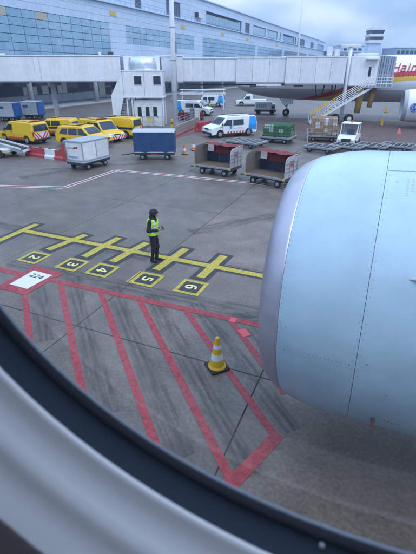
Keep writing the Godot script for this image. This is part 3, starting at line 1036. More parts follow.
	for i in 8:
		qout(s, base[i][0] - f0, base[i + 1][0] - f0, base[i + 1][1] - f0 * 0.4, base[i][1] - f0 * 0.4, base[4][0] + f0 * 2)
		qout(s, base[i][0] + f0, base[i + 1][0] + f0, base[i + 1][1] + f0 * 0.4, base[i][1] + f0 * 0.4, base[4][0] - f0 * 2)
		qout(s, base[i][1] - f0 * 0.4, base[i + 1][1] - f0 * 0.4, base[i + 1][1] + f0 * 0.4, base[i][1] + f0 * 0.4, base[4][0] - e0)
	qout(s, base[8][0] - f0, base[8][0] + f0, base[8][1] + f0 * 0.4, base[8][1] - f0 * 0.4, base[0][0])
	put(s, "strake", M.plane_grey, eng)
	# drain fin and small vents low on the cowl
	s = S()
	var e1 := u * cos(-0.53) + w * sin(-0.53)
	box(s, o + d * 1.53 + e1 * (cowl_radius(1.53) + 0.03), Vector3(0.05, 0.14, 0.02), 0.0, Basis(d, e1.cross(d).normalized().cross(d) * -1.0, e1.cross(d).normalized()))
	put(s, "drain_fin", M.tan_dark, eng)
	s = S()
	for i in 5: stud(s, o, d, u, w, 1.66 + 0.04 * i, -0.515, 0.014)
	put(s, "drain_holes", M.dark_steel, eng)
	# stencilled service notes, too small to read: short dashes of print
	s = S()
	for col in 3:
		for i in 9 - col * 2:
			var ph := 1.17 - 0.018 * i
			var sa := 1.47 + 0.055 * col
			var e := u * cos(ph) + w * sin(ph)
			box(s, o + d * sa + e * (cowl_radius(sa) + 0.001), Vector3(0.026 if (i + col) % 3 else 0.015, 0.002, 0.012), 0.0, Basis(d, e, d.cross(e)))
	var ee := u * cos(1.14) + w * sin(1.14)
	box(s, o + d * 1.36 + ee * (cowl_radius(1.36) + 0.001), Vector3(0.03, 0.002, 0.04), 0.0, Basis(d, ee, d.cross(ee)))
	put(s, "stencilled_print", M.plane_grey, eng)
	# --- pylon and wing, aft of the view
	s = S(true)
	var top := o + Vector3(0, 1.9, 0)
	box(s, top + AFT * 4.4 + Vector3(0, 0.1, 0), Vector3(4.6, 0.9, 0.5), 0.1, Basis(AFT, Vector3.UP, OUT))
	put(s, "pylon", M.plane_white, t)
	s = S()
	var root0 := W(7.0, -0.9, -0.3)
	var root1 := W(13.5, -1.2, -0.3)
	var tip0 := W(14.5, 0.4, 15.0)
	var tip1 := W(17.0, 0.4, 15.0)
	var th := Vector3(0, 0.45, 0)
	var mid := (root0 + root1 + tip0 + tip1) / 4
	qout(s, root0, root1 + th * 0.2, tip1, tip0, mid - Vector3.UP)
	qout(s, root0 - th, root1 - th * 0.4, tip1 - th * 0.3, tip0 - th * 0.4, mid + Vector3.UP)
	qout(s, root0, root0 - th, tip0 - th * 0.4, tip0, mid)
	qout(s, root1 + th * 0.2, root1 - th * 0.4, tip1 - th * 0.3, tip1, mid)
	put(s, "wing", M.plane_grey, t)
	for a in [9.6, 11.0]:
		s = S(true)
		var c := W(a, 0.0, 1.2)
		c.y = 0.62
		cyl(s, c - OUT * 0.2, c + OUT * 0.2, 0.62, 0.62, 24)
		put(s, "wheel", M.rubber, t)
	s = S(true)
	var g := W(10.3, 0, 1.2)
	cyl(s, Vector3(g.x, 0.6, g.z), Vector3(g.x, 4.2, g.z), 0.16, 0.2, 12)
	bar(s, W(9.6, 0.62 - H, 1.2), W(11.0, 0.62 - H, 1.2), 0.15, 0.15)
	put(s, "landing_gear", M.plane_grey, t)
func stud(s: SurfaceTool, o: Vector3, d: Vector3, u: Vector3, w: Vector3, a: float, ph: float, r: float) -> void:
	var e := u * cos(ph) + w * sin(ph)
	var c := o + d * a + e * cowl_radius(a)
	cyl(s, c - e * 0.004, c + e * 0.0012, r, r * 0.8, 6)

# ---------- the parked airliner ----------
func hull_at(x: float) -> Array:      # [centre height, radius]
	var k := [[-6.9, 3.9, 0.02], [-6.75, 3.92, 0.45], [-6.3, 3.98, 0.85], [-5.4, 4.1, 1.3], [-4.0, 4.28, 1.82], [-2.3, 4.34, 2.12], [0.0, 4.42, 2.36], [3.0, 4.46, 2.48], [9.0, 4.5, 2.56], [34.0, 4.5, 2.56], [42.0, 5.2, 2.1], [54.0, 6.2, 0.5]]
	for i in k.size() - 1:
		if x <= k[i + 1][0]:
			var f: float = (x - k[i][0]) / (k[i + 1][0] - k[i][0])
			return [lerpf(k[i][1], k[i + 1][1], f), lerpf(k[i][2], k[i + 1][2], f)]
	return [6.2, 0.5]
func hull(x: float, ph: float, lift := 0.0) -> Vector3:      # ph: 0 towards the camera side, PI/2 up
	var a := hull_at(x)
	return Vector3(x, a[0] + (a[1] + lift) * sin(ph), (a[1] + lift) * cos(ph))
func build_other_aircraft() -> void:
	var turn := deg_to_rad(-17.1)
	var t := thing("airliner", "white airliner with red lettering and red and yellow stripes", "airliner", sv(9.75, -53.9), turn)
	var xs := [-6.9, -6.82, -6.75, -6.55, -6.3, -5.9, -5.4, -4.7, -4.0, -3.1, -2.3, -1.2, 0.0, 1.2, 2.5, 8.0, 14.0, 20.0, 27.0, 34.0, 38.0, 42.0, 48.0, 54.0]
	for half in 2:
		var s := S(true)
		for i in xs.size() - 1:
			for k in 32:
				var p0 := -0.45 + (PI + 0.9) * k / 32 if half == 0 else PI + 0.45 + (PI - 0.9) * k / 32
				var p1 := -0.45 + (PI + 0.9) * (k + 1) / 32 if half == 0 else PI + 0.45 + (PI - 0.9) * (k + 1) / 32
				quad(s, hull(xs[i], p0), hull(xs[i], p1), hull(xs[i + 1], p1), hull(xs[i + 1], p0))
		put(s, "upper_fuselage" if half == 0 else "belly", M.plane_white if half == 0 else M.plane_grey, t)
	# swept stripes
	var path := [[1.0, 1.75], [2.8, 2.15], [6.2, 3.05], [9.0, 4.2], [11.5, 4.85], [14.0, 5.1], [20.0, 5.3], [30.0, 5.35]]
	for b in 2:
		var s := S(true)
		for side in [1, -1]:
			for i in path.size() - 1:
				for j in 4:
					var q := []
					for f in [j / 4.0, (j + 1) / 4.0]:
						var x: float = lerpf(path[i][0], path[i + 1][0], f)
						var h: float = lerpf(path[i][1], path[i + 1][1], f)
						var a := hull_at(x)
						var hi := asin(clampf((h + (0.28 if b == 0 else -0.22) - a[0]) / a[1], -0.999, 0.999))
						var lo := asin(clampf((h + (-0.22 if b == 0 else -0.66) - a[0]) / a[1], -0.999, 1))
						q.append([x, hi, lo])
					for e in 3:
						var h0: float = lerpf(q[0][1], q[0][2], e / 3.0)
						var h1: float = lerpf(q[0][1], q[0][2], (e + 1) / 3.0)
						var g0: float = lerpf(q[1][1], q[1][2], e / 3.0)
						var g1: float = lerpf(q[1][1], q[1][2], (e + 1) / 3.0)
						if side < 0:
							h0 = PI - h0; h1 = PI - h1; g0 = PI - g0; g1 = PI - g1
						quad(s, hull(q[0][0], h0, 0.012), hull(q[0][0], h1, 0.012), hull(q[1][0], g1, 0.012), hull(q[1][0], g0, 0.012))
		put(s, "red_stripe" if b == 0 else "yellow_stripe", M.livery_red if b == 0 else M.livery_yellow, t)
	# lettering
	var tilt := 0.45
	var tm := words("Hainan Airlines", 1.3, 0.1)
	tm.horizontal_alignment = HORIZONTAL_ALIGNMENT_LEFT
	var mi := place(tm, "lettering", M.livery_red, t, Vector3(12.1, 5.72, 2.56 * cos(0.45)))
	var up := Vector3(0, cos(tilt), -sin(tilt))
	mi.basis = Basis(Vector3.RIGHT, up + Vector3.RIGHT * 0.18, Vector3(0, sin(tilt), cos(tilt)))
	var x := 8.0
	while x < 24.0:
		var s := S(true)
		var c := hull(x, 0.17, 0.004)
		var nn := Vector3(0, sin(0.17), cos(0.17))
		var vv := Vector3(0, cos(0.17), -sin(0.17))
		for i in 14:
			var a0 := TAU * i / 14
			var a1 := TAU * (i + 1) / 14
			tri(s, c + nn * 0.012, c + Vector3.RIGHT * 0.14 * cos(a0) + vv * 0.2 * sin(a0), c + Vector3.RIGHT * 0.14 * cos(a1) + vv * 0.2 * sin(a1))
		put(s, "cabin_window", M.dark_glass, t)
		x += 0.54
	for i in 4:
		var s := S()
		var xa := -4.9 + 0.35 * i
		quad(s, hull(xa, 0.75 - 0.12 * i, 0.012), hull(xa + 0.8, 0.62 - 0.12 * i, 0.012), hull(xa + 1.2, 0.85 - 0.12 * i, 0.012), hull(xa + 0.4, 1.05 - 0.12 * i, 0.012))
		put(s, "cockpit_pane", M.dark_glass, t)
	# nose gear
	var ng := S(true)
	cyl(ng, Vector3(0, 0.45, 0), Vector3(0.1, 2.4, 0), 0.1, 0.12, 12)
	cyl(ng, Vector3(0.05, 1.0, 0), Vector3(-1.0, 2.2, 0), 0.06, 0.06, 8)
	cyl(ng, Vector3(0, 0.42, -0.35), Vector3(0, 0.42, 0.35), 0.07, 0.07, 8)
	var gear := put(ng, "nose_gear", M.plane_grey, t)
	for z in [-0.32, 0.32]:
		var ws := S(true)
		wheel(ws, Vector3(0, 0.43, z), 0.43, 0.26)
		var wh := put(ws, "wheel", M.rubber, gear)
		ws = S(true)
	var hub := S(true)
	cyl(hub, Vector3(0, 0.43, 0.44), Vector3(0, 0.43, 0.47), 0.2, 0.17, 14)
	put(hub, "hub", M.rim, gear)
	var gd := S()
	slab(gd, -0.6, 0.9, 1.5, 2.15, 0.5, 0.54)
	put(gd, "gear_door", M.plane_white, t)
	for z in [-5.0, 5.0]:
		for xx in [25.0, 26.6]:
			var ws := S(true)
			cyl(ws, Vector3(xx, 0.65, z - 0.5), Vector3(xx, 0.65, z + 0.5), 0.65, 0.65, 20)
			put(ws, "wheel", M.rubber, t)
		var lg := S(true)
		cyl(lg, Vector3(25.8, 0.6, z), Vector3(25.8, 4.2, z * 0.9), 0.2, 0.25, 12)
		put(lg, "landing_gear", M.plane_grey, t)
	# engine, in the frame of the aircraft
	var lip: Vector3 = t.transform.affine_inverse() * sv(19.05, -42.7, 2.0)
	var dd := Vector3(1, 0.02, 0)
	var e := Node3D.new()
	e.name = "engine"
	t.add_child(e)
	var s1 := S(true)
	revolve(s1, lip, dd, [[1.0, 1.25], [0.3, 1.27], [0.05, 1.33], [0.0, 1.38], [0.05, 1.44], [0.2, 1.51], [0.42, 1.55]], 48)
	put(s1, "inlet_lip", M.plane_grey, e)
	s1 = S(true)
	revolve(s1, lip, dd, [[0.42, 1.55], [1.0, 1.6], [2.0, 1.62], [3.2, 1.55], [4.5, 1.3], [4.5, 1.0]], 48)
	put(s1, "cowl", M.plane_white, e)
	s1 = S(true)
	revolve(s1, lip, dd, [[0.9, 0.0], [0.9, 1.26]], 32)
	put(s1, "fan", M.dark_steel, e)
	var em := S()
	var ec := lip + Vector3(1.05, -0.05, 0)
	ec += Vector3(0, 0, 1.61)
	cyl(em, ec - Vector3(0, 0, 0.03), ec + Vector3(0, 0, 0.012), 0.42, 0.42, 28)
	put(em, "round_emblem", M.logo_blue, e)
	em = S()
	for i in 28:
		var a0 := TAU * i / 28
		var a1 := TAU * (i + 1) / 28
		quad(em, ec + Vector3(cos(a0) * 0.33, sin(a0) * 0.33, 0.015), ec + Vector3(cos(a1) * 0.33, sin(a1) * 0.33, 0.015), ec + Vector3(cos(a1) * 0.37, sin(a1) * 0.37, 0.015), ec + Vector3(cos(a0) * 0.37, sin(a0) * 0.37, 0.015))
	put(em, "emblem_ring", M.white, e)
	var mono := place(words("GE", 0.42, 0.01), "emblem_letters", M.white, e, ec + Vector3(0, 0, 0.014))
	s1 = S()
	box(s1, lip + Vector3(4.6, 1.75, 0), Vector3(4.6, 0.7, 0.45), 0.1)
	put(s1, "pylon", M.plane_white, e)
	s1 = S()
	var wr := [Vector3(16, 3.2, 1.5), Vector3(26, 2.9, 1.5), Vector3(34, 5.6, 28), Vector3(31.5, 5.7, 28)]
	var mid := Vector3(26, 3.6, 12)
	qout(s1, wr[0], wr[1], wr[2], wr[3], mid - Vector3.UP * 9)
	var dn := Vector3(0, -0.7, 0)
	qout(s1, wr[0] + dn, wr[1] + dn * 0.3, wr[2] + dn * 0.2, wr[3] + dn * 0.3, mid + Vector3.UP * 9)
	qout(s1, wr[0], wr[0] + dn, wr[3] + dn * 0.3, wr[3], mid)
	qout(s1, wr[1], wr[1] + dn * 0.3, wr[2] + dn * 0.2, wr[2], mid)
	put(s1, "wing", M.plane_grey, t)
func wheel(s: SurfaceTool, c: Vector3, r: float, w: float, n := 20) -> void:      # tyre, axle along z
	var prof := [[-w / 2, 0.0], [-w / 2, r * 0.55], [-w / 2, r * 0.82], [-w * 0.36, r * 0.97], [-w * 0.2, r], [w * 0.2, r], [w * 0.36, r * 0.97], [w / 2, r * 0.82], [w / 2, r * 0.55], [w / 2, 0.0]]
	for i in prof.size() - 1:
		for k in n:
			var a0 := TAU * k / n
			var a1 := TAU * (k + 1) / n
			qout(s, c + Vector3(cos(a0) * prof[i][1], sin(a0) * prof[i][1], prof[i][0]), c + Vector3(cos(a1) * prof[i][1], sin(a1) * prof[i][1], prof[i][0]), c + Vector3(cos(a1) * prof[i + 1][1], sin(a1) * prof[i + 1][1], prof[i + 1][0]), c + Vector3(cos(a0) * prof[i + 1][1], sin(a0) * prof[i + 1][1], prof[i + 1][0]), c)

# ---------- boarding bridge ----------
func tunnel(t: Node3D, called: String, x0: float, x1: float, y0: float, y1: float, zn: float, depth: float, panels: int, m1: Material, m2: Material) -> Node3D:
	# boxy tunnel along local x whose near face stands at zn
	var o := Node3D.new()
	o.name = called
	t.add_child(o, true)
	var s := S()
	slab(s, x0 + 0.02, x1 - 0.02, y0 + 0.1, y1 - 0.05, zn - depth, zn - 0.05)
	put(s, "core", M.steel, o)
	for i in panels:
		s = S()
		var a := lerpf(x0, x1, float(i) / panels)
		var b := lerpf(x0, x1, float(i + 1) / panels)
		slab(s, a + 0.012, b - 0.012, y0 + 0.16, y1 - 0.14, zn - 0.06, zn, 0.012)
		put(s, "wall_panel", m1 if i % 2 == 0 else m2, o)
	s = S()
	slab(s, x0, x1, y1 - 0.12, y1 + 0.02, zn - depth - 0.03, zn + 0.05, 0.02)
	put(s, "roof_edge", M.bridge2, o)
	s = S()
	slab(s, x0, x1, y0, y0 + 0.15, zn - depth - 0.03, zn + 0.04, 0.02)
	put(s, "floor_beam", M.steel, o)
	return o
func build_bridge() -> void:
	var A := sv(-33, -44.2)
	var B := sv(-8.9, -46.0)
	var L := (B - A).length()
	var w := thing("fixed_walkway", "long white fixed walkway leading from the pier to the bridge rotunda", "walkway", A, heading(A, B))
	tunnel(w, "gallery", 0.0, L, 3.98 * K, 6.42 * K, 0.0, 3.0, 3, M.bridge, M.bridge)
	for q in [6.5, 18.0]:
		var s := S()
		slab(s, q - 0.25, q + 0.25, 0, 3.98 * K, -1.9, -1.4, 0.02)
		put(s, "pier_leg", M.column, w)
	var s0 := S()
	slab(s0, L - 1.3, L - 0.75, 6.45 * K, 6.45 * K + 0.32, -0.8, -0.3, 0.02)
	put(s0, "roof_camera", M.dark_steel, w)
	s0 = S()
	slab(s0, L - 2.3, L - 2.1, 6.45 * K, 6.45 * K + 0.3, -0.8, -0.5, 0.02)
	for q in [10.9, 12.7, 13.4]: slab(s0, q, q + 0.5, 6.44 * K, 6.44 * K + 0.14, -0.5, -0.1, 0.03)
	put(s0, "roof_fitting", M.white, w)
	s0 = S()
	for q in [11.3, 12.6, 14.5, 15.6, 17.0]: slab(s0, q, q + 0.28, 3.98 * K - 0.12, 3.98 * K, -0.3, 0.0, 0.02)
	put(s0, "soffit_lamp", M.dark_steel, w)
	# stair tower under the rotunda
	var F := sv(-8.25, -43.0)
	var t := thing("stair_tower", "white stair tower with two windows above a glazed door booth", "stair tower", F)
	var k := K
	var s := S()
	slab(s, 0, 3.85 * k, 2.76 * k, 5.03 * k, -2.6, 0, 0.04)
	slab(s, -0.1, 3.95 * k, 2.68 * k, 2.77 * k, -2.7, 0.08, 0.02)
	slab(s, -0.08, 3.93 * k, 5.03 * k, 5.1 * k, -2.68, 0.06, 0.02)
	put(s, "upper_cabin", M.bridge, t)
	s = S()
	slab(s, 2.05 * k, 2.08 * k, 2.78 * k, 5.0 * k, -0.01, 0.012)
	put(s, "panel_joint", M.steel, t)
	for q in [1.05, 2.9]:
		s = S()
		slab(s, q * k, (q + 0.84) * k, 3.78 * k, 4.66 * k, -0.05, 0.03, 0.015)
		var fr := put(s, "window", M.bridge2, t)
		s = S()
		slab(s, (q + 0.07) * k, (q + 0.77) * k, 3.85 * k, 4.59 * k, -0.02, 0.034)
		put(s, "pane", M.dark_glass, fr)
	s = S()
	prism(s, PackedVector2Array([Vector2(-0.02, 5.03) * k, Vector2(-1.25, 2.9) * k, Vector2(-1.3, 0.6) * k, Vector2(-0.85, 0.6) * k, Vector2(-0.02, 2.76) * k]), -1.6, -0.1)
	put(s, "stair_housing", M.bridge, t)
	s = S()
	prism(s, PackedVector2Array([Vector2(-0.05, 2.66) * k, Vector2(-0.75, 0.3) * k, Vector2(-0.95, 0.3) * k, Vector2(-0.22, 2.66) * k]), -0.06, 0.03)
	put(s, "stair_stringer", M.bridge2, t)
	for i in 9:
		s = S()
		slab(s, (-0.83 + 0.08 * i) * k, (-0.83 + 0.08 * i) * k + 0.3, 0.25 + 0.26 * i, 0.29 + 0.26 * i, -1.3, -0.08)
		put(s, "tread", M.steel, t)
	for q in [0.25, 0.75, 3.8]:
		s = S()
		slab(s, q * k - 0.07, q * k + 0.07, 0, 2.7 * k, -0.2, -0.06, 0.01)
		slab(s, q * k - 0.07, q * k + 0.07, 0, 2.7 * k, -2.5, -2.36, 0.01)
		put(s, "post", M.bridge2, t)
	s = S()
	slab(s, 0.85 * k, 3.72 * k, 0, 2.46 * k, -2.3, -0.25, 0.03)
	put(s, "booth", M.bridge, t)
	for q in [1.1, 1.9, 2.65]:
		s = S()
		slab(s, q * k, (q + 0.62) * k, 0.1, 2.2 * k, -0.25, -0.2, 0.01)
		var dr := put(s, "door", M.white, t)
		s = S()
		slab(s, (q + 0.12) * k, (q + 0.5) * k, 0.9 * k, 1.85 * k, -0.22, -0.19)
		put(s, "pane", M.dark_glass, dr)
		s = S()
		slab(s, (q + 0.53) * k, (q + 0.57) * k, 0.9, 1.1, -0.2, -0.15)
		put(s, "handle", M.dark_steel, dr)
	s = S()
	slab(s, 2.12 * k, 2.62 * k, 0.5 * k, 0.95 * k, 0.2, 0.23, 0.01)
	put(s, "notice", M.sign_yellow, t)
	s = S()
	for q in [0.6, 1.7, 2.8, 3.9]: cyl(s, Vector3(q * k, 0, 0.25), Vector3(q * k, 1.05, 0.25), 0.03, 0.03, 8)
	for h in [0.55, 1.05]: cyl(s, Vector3(0.6 * k, h, 0.25), Vector3(3.9 * k, h, 0.25), 0.025, 0.025, 8)
	put(s, "guard_rail", M.steel, t)
	# rotunda and telescoping tunnels
	var P0 := sv(-6.6, -46.6)
	var j := thing("boarding_bridge", "white telescopic boarding bridge with silver rotunda and stair to the apron", "boarding bridge", P0)
	var rot := S(true)
	var nz := FastNoiseLite.new()
	nz.seed = 9
	nz.frequency = 1.1
	var rows := [[3.9 * k, 2.0], [5.0 * k, 2.02], [5.05 * k, 1.95], [5.3 * k, 1.94], [5.6 * k, 1.92], [5.9 * k, 1.86], [6.1 * k, 1.72], [6.25 * k, 1.5], [6.33 * k, 1.0], [6.35 * k, 0.0]]
	for i in rows.size() - 1:
		for q in 48:
			var v := []
			for c in [[i, q], [i, q + 1], [i + 1, q + 1], [i + 1, q]]:
				var a: float = TAU * (c[1] % 48) / 48.0
				var p := Vector3(cos(a) * rows[c[0]][1], rows[c[0]][0], sin(a) * rows[c[0]][1])
				if c[0] > 1 and c[0] < rows.size() - 1: p += Vector3(cos(a), 0.4, sin(a)) * 0.16 * nz.get_noise_3dv(p * 1.6)
				v.append(p)
			qout(rot, v[0], v[1], v[2], v[3], Vector3(0, 5, 0))
	put(rot, "rotunda", M.silver, j)
	s = S(true)
	cyl(s, Vector3.ZERO, Vector3(0, 3.9 * k, 0), 0.55, 0.5, 20)
	put(s, "rotunda_column", M.bridge2, j)
	for q in [-1.75, 1.6]:
		s = S()
		slab(s, q - 0.28, q + 0.28, 4.0 * k, 6.38 * k, -1.5, 1.2, 0.05)
		put(s, "rotunda_frame", M.bridge, j)
	var X := func(x): return x * K - P0.x
	var zn := -46.0 * K - P0.z
	tunnel(j, "bellows_tunnel", X.call(-4.75), X.call(-3.75), 3.95 * k, 6.4 * k, zn, 2.6, 1, M.bridge2, M.bridge2)
	tunnel(j, "bellows_tunnel", X.call(-3.2), X.call(-2.55), 3.9 * k, 6.42 * k, zn + 0.15, 2.9, 1, M.bridge, M.bridge)
	tunnel(j, "inner_tunnel", X.call(-3.8), X.call(2.9), 3.97 * k, 6.22 * k, zn - 0.1, 2.4, 3, M.bridge, M.bridge2)
	tunnel(j, "middle_tunnel", X.call(2.86), X.call(7.95), 3.86 * k, 6.28 * k, zn + 0.05, 2.7, 3, M.bridge2, M.bridge)
	tunnel(j, "outer_tunnel", X.call(7.9), X.call(14.0), 3.74 * k, 6.36 * k, zn + 0.2, 3.0, 4, M.bridge, M.bridge2)
	s = S()
	slab(s, X.call(-2.4), X.call(13.5), 3.62 * k, 3.76 * k, zn - 2.2, zn - 1.9)
	for x in [4.4, 5.2, 9.0]: slab(s, X.call(x), X.call(x + 0.9), 3.55 * k, 3.72 * k, zn - 0.5, zn - 0.1, 0.02)
	put(s, "cable_tray", M.dark_steel, j)
	s = S()
	slab(s, X.call(5.0), X.call(7.6), 3.62 * k, 3.8 * k, zn - 0.2, zn + 0.1, 0.02)
	put(s, "floor_lamp_panel", M.white, j)
	# drive column and wheels
	s = S(true)
	var cx: float = X.call(14.35)
	cyl(s, Vector3(cx, 0.8, zn - 0.2), Vector3(cx, 7.35 * k, zn - 0.2), 0.21, 0.21, 20)
	put(s, "drive_column", M.bridge, j)
	s = S()
	slab(s, cx - 1.0, cx + 1.0, 7.15 * k, 7.35 * k, zn - 0.5, zn + 0.1, 0.03)
	slab(s, cx - 1.6, cx - 1.1, 6.4 * k, 6.95 * k, zn - 0.9, zn - 0.3, 0.03)
	slab(s, cx - 2.4, cx - 1.9, 6.4 * k, 7.2 * k, zn - 0.9, zn - 0.3, 0.03)
	slab(s, cx + 0.9, cx + 3.2, 6.4 * k, 6.62 * k, zn - 1.6, zn - 0.4, 0.03)
	put(s, "lift_head", M.bridge2, j)
	s = S()
	slab(s, cx - 1.5, cx + 1.2, 0.45, 0.95, zn - 0.6, zn + 0.2, 0.04)
	put(s, "bogie", M.steel, j)
	for q in [-0.9, 0.7]:
		s = S(true)
		wheel(s, Vector3(cx + q, 0.52, zn + 0.42), 0.52, 0.35)
		var wh := put(s, "wheel", M.rubber, j)
		s = S(true)
		cyl(s, Vector3(cx + q, 0.52, zn + 0.58), Vector3(cx + q, 0.52, zn + 0.62), 0.27, 0.22, 14)
		put(s, "hub", M.dirty_white, wh)
	# cab at the aircraft door
	s = S()
	slab(s, X.call(14.5), X.call(17.3), 3.62 * k, 6.38 * k, zn - 2.8, zn + 0.15, 0.06)
	put(s, "cab", M.bridge, j)
	s = S()
	slab(s, X.call(16.1), X.call(17.0), 3.85 * k, 6.0 * k, zn + 0.13, zn + 0.19, 0.02)
	var door := put(s, "cab_door", M.white, j)
	s = S()
	slab(s, X.call(16.35), X.call(16.6), 4.5 * k, 5.4 * k, zn + 0.17, zn + 0.2)
	put(s, "pane", M.dark_glass, door)
	s = S()
	slab(s, X.call(15.9), X.call(17.2), 6.05 * k, 6.15 * k, zn + 0.1, zn + 0.7, 0.02)
	put(s, "door_hood", M.bridge2, j)
	for q in 7:
		s = S()
		slab(s, X.call(17.3) + 0.28 * q, X.call(17.3) + 0.28 * q + 0.24, 3.5 * k + 0.02 * q, 6.45 * k - 0.02 * q, zn - 2.6, zn - 0.02 * q + 0.05, 0.05)
		put(s, "canopy_fold", M.steel if q % 2 else M.louvre, j)
	s = S()
	slab(s, X.call(15.7), X.call(18.6), 3.48 * k, 3.6 * k, zn - 0.2, zn + 1.5, 0.02)
	put(s, "landing", M.steel, j)
	s = S()
	for q in [16.9, 17.45, 18.0, 18.55]: cyl(s, Vector3(X.call(q), 3.6 * k, zn + 1.4), Vector3(X.call(q), 3.6 * k + 1.15, zn + 1.4), 0.03, 0.03, 8)
	for h in [0.3, 0.6, 0.9, 1.15]: cyl(s, Vector3(X.call(16.9), 3.6 * k + h, zn + 1.4), Vector3(X.call(18.55), 3.6 * k + h, zn + 1.4), 0.028, 0.028, 8)
	put(s, "landing_rail", M.bridge2, j)
	# stair down to the apron
	var top := Vector3(X.call(16.6), 3.55 * k, zn + 0.9)
	var foot := Vector3(X.call(10.7), 0.12, zn + 0.9)
	for z in [-0.45, 0.45]:
		s = S()
		bar(s, foot + Vector3(0, 0, z), top + Vector3(0, 0, z), 0.07, 0.26, 0.01)
		put(s, "stringer", M.bridge2, j)
		s = S()
		for h in [0.95, 0.55]:
			var a := foot + Vector3(0, h, z)
			var b := top + Vector3(0, h, z)
			cyl(s, a.lerp(b, 0.3), b, 0.035, 0.035, 8)
		for i in 8: cyl(s, foot.lerp(top, i / 7.0) + Vector3(0, 0, z), foot.lerp(top, i / 7.0) + Vector3(0, 0.95, z), 0.025, 0.025, 6)
		put(s, "handrail", M.white, j)
		s = S()
		for h in [0.95, 0.1]:
			var a := foot + Vector3(0, h, z)
			var b := top + Vector3(0, h, z)
			cyl(s, a, a.lerp(b, 0.42), 0.045, 0.045, 8)
		put(s, "yellow_handrail", M.van_yellow, j)
	for i in 17:
		s = S()
		var c := foot.lerp(top, (i + 0.5) / 17.0)
		box(s, c + Vector3(0, 0.04, 0), Vector3(0.3, 0.05, 0.86), 0.01)
		put(s, "tread", M.alu, j)
	s = S()
	for z in [-0.4, 0.4]: cyl(s, Vector3(foot.x + 0.5, 0.16, foot.z + z - 0.05), Vector3(foot.x + 0.5, 0.16, foot.z + z + 0.05), 0.16, 0.16, 12)
	put(s, "castor", M.rubber, j)
	# hanging tan sleeves and cable loops
	for q in [[15.75, 0.42, 3.5, 1.05, -0.5], [16.95, 0.34, 3.45, 1.6, -0.1]]:
		s = S(true)
		cyl(s, Vector3(X.call(q[0]), q[3] * k, zn + 0.4), Vector3(X.call(q[0]) + 0.15, q[2] * k, zn + 0.4), q[1] * 0.75, q[1], 14)
		put(s, "hanging_sleeve", M.tan_pad, j)
	s = S(true)
	for q in [[11.2, 12.1, 1.15], [12.9, 13.3, 0.9]]:
		var pts := []
		for i in 13:
			var f := i / 12.0
			pts.append(Vector3(lerpf(X.call(q[0]), X.call(q[1]), f), 3.75 * k - q[2] * (1 - pow(2 * f - 1, 4)), zn - 0.1))
		tube(s, pts, 0.07, 8)
	put(s, "cable_loop", M.rubber, j)
	# low steel beams under the bridge, at the head of stand road
	var g := thing("pipe_gantry", "low white horizontal pipe gantry behind the blue and white vans", "gantry", sv(-4, -62))
	s = S()
	slab(s, 0, 7.0, 2.1, 2.45, -0.2, 0.2, 0.05)
	slab(s, 0, 7.0, 2.75, 2.85, -0.2, 0.2, 0.02)
	put(s, "beam", M.bridge2, g)
	for q in [0.3, 3.4, 6.6]:
		s = S()
		slab(s, q, q + 0.2, 0, 2.9, -0.1, 0.1, 0.02)
		put(s, "post", M.bridge2, g)

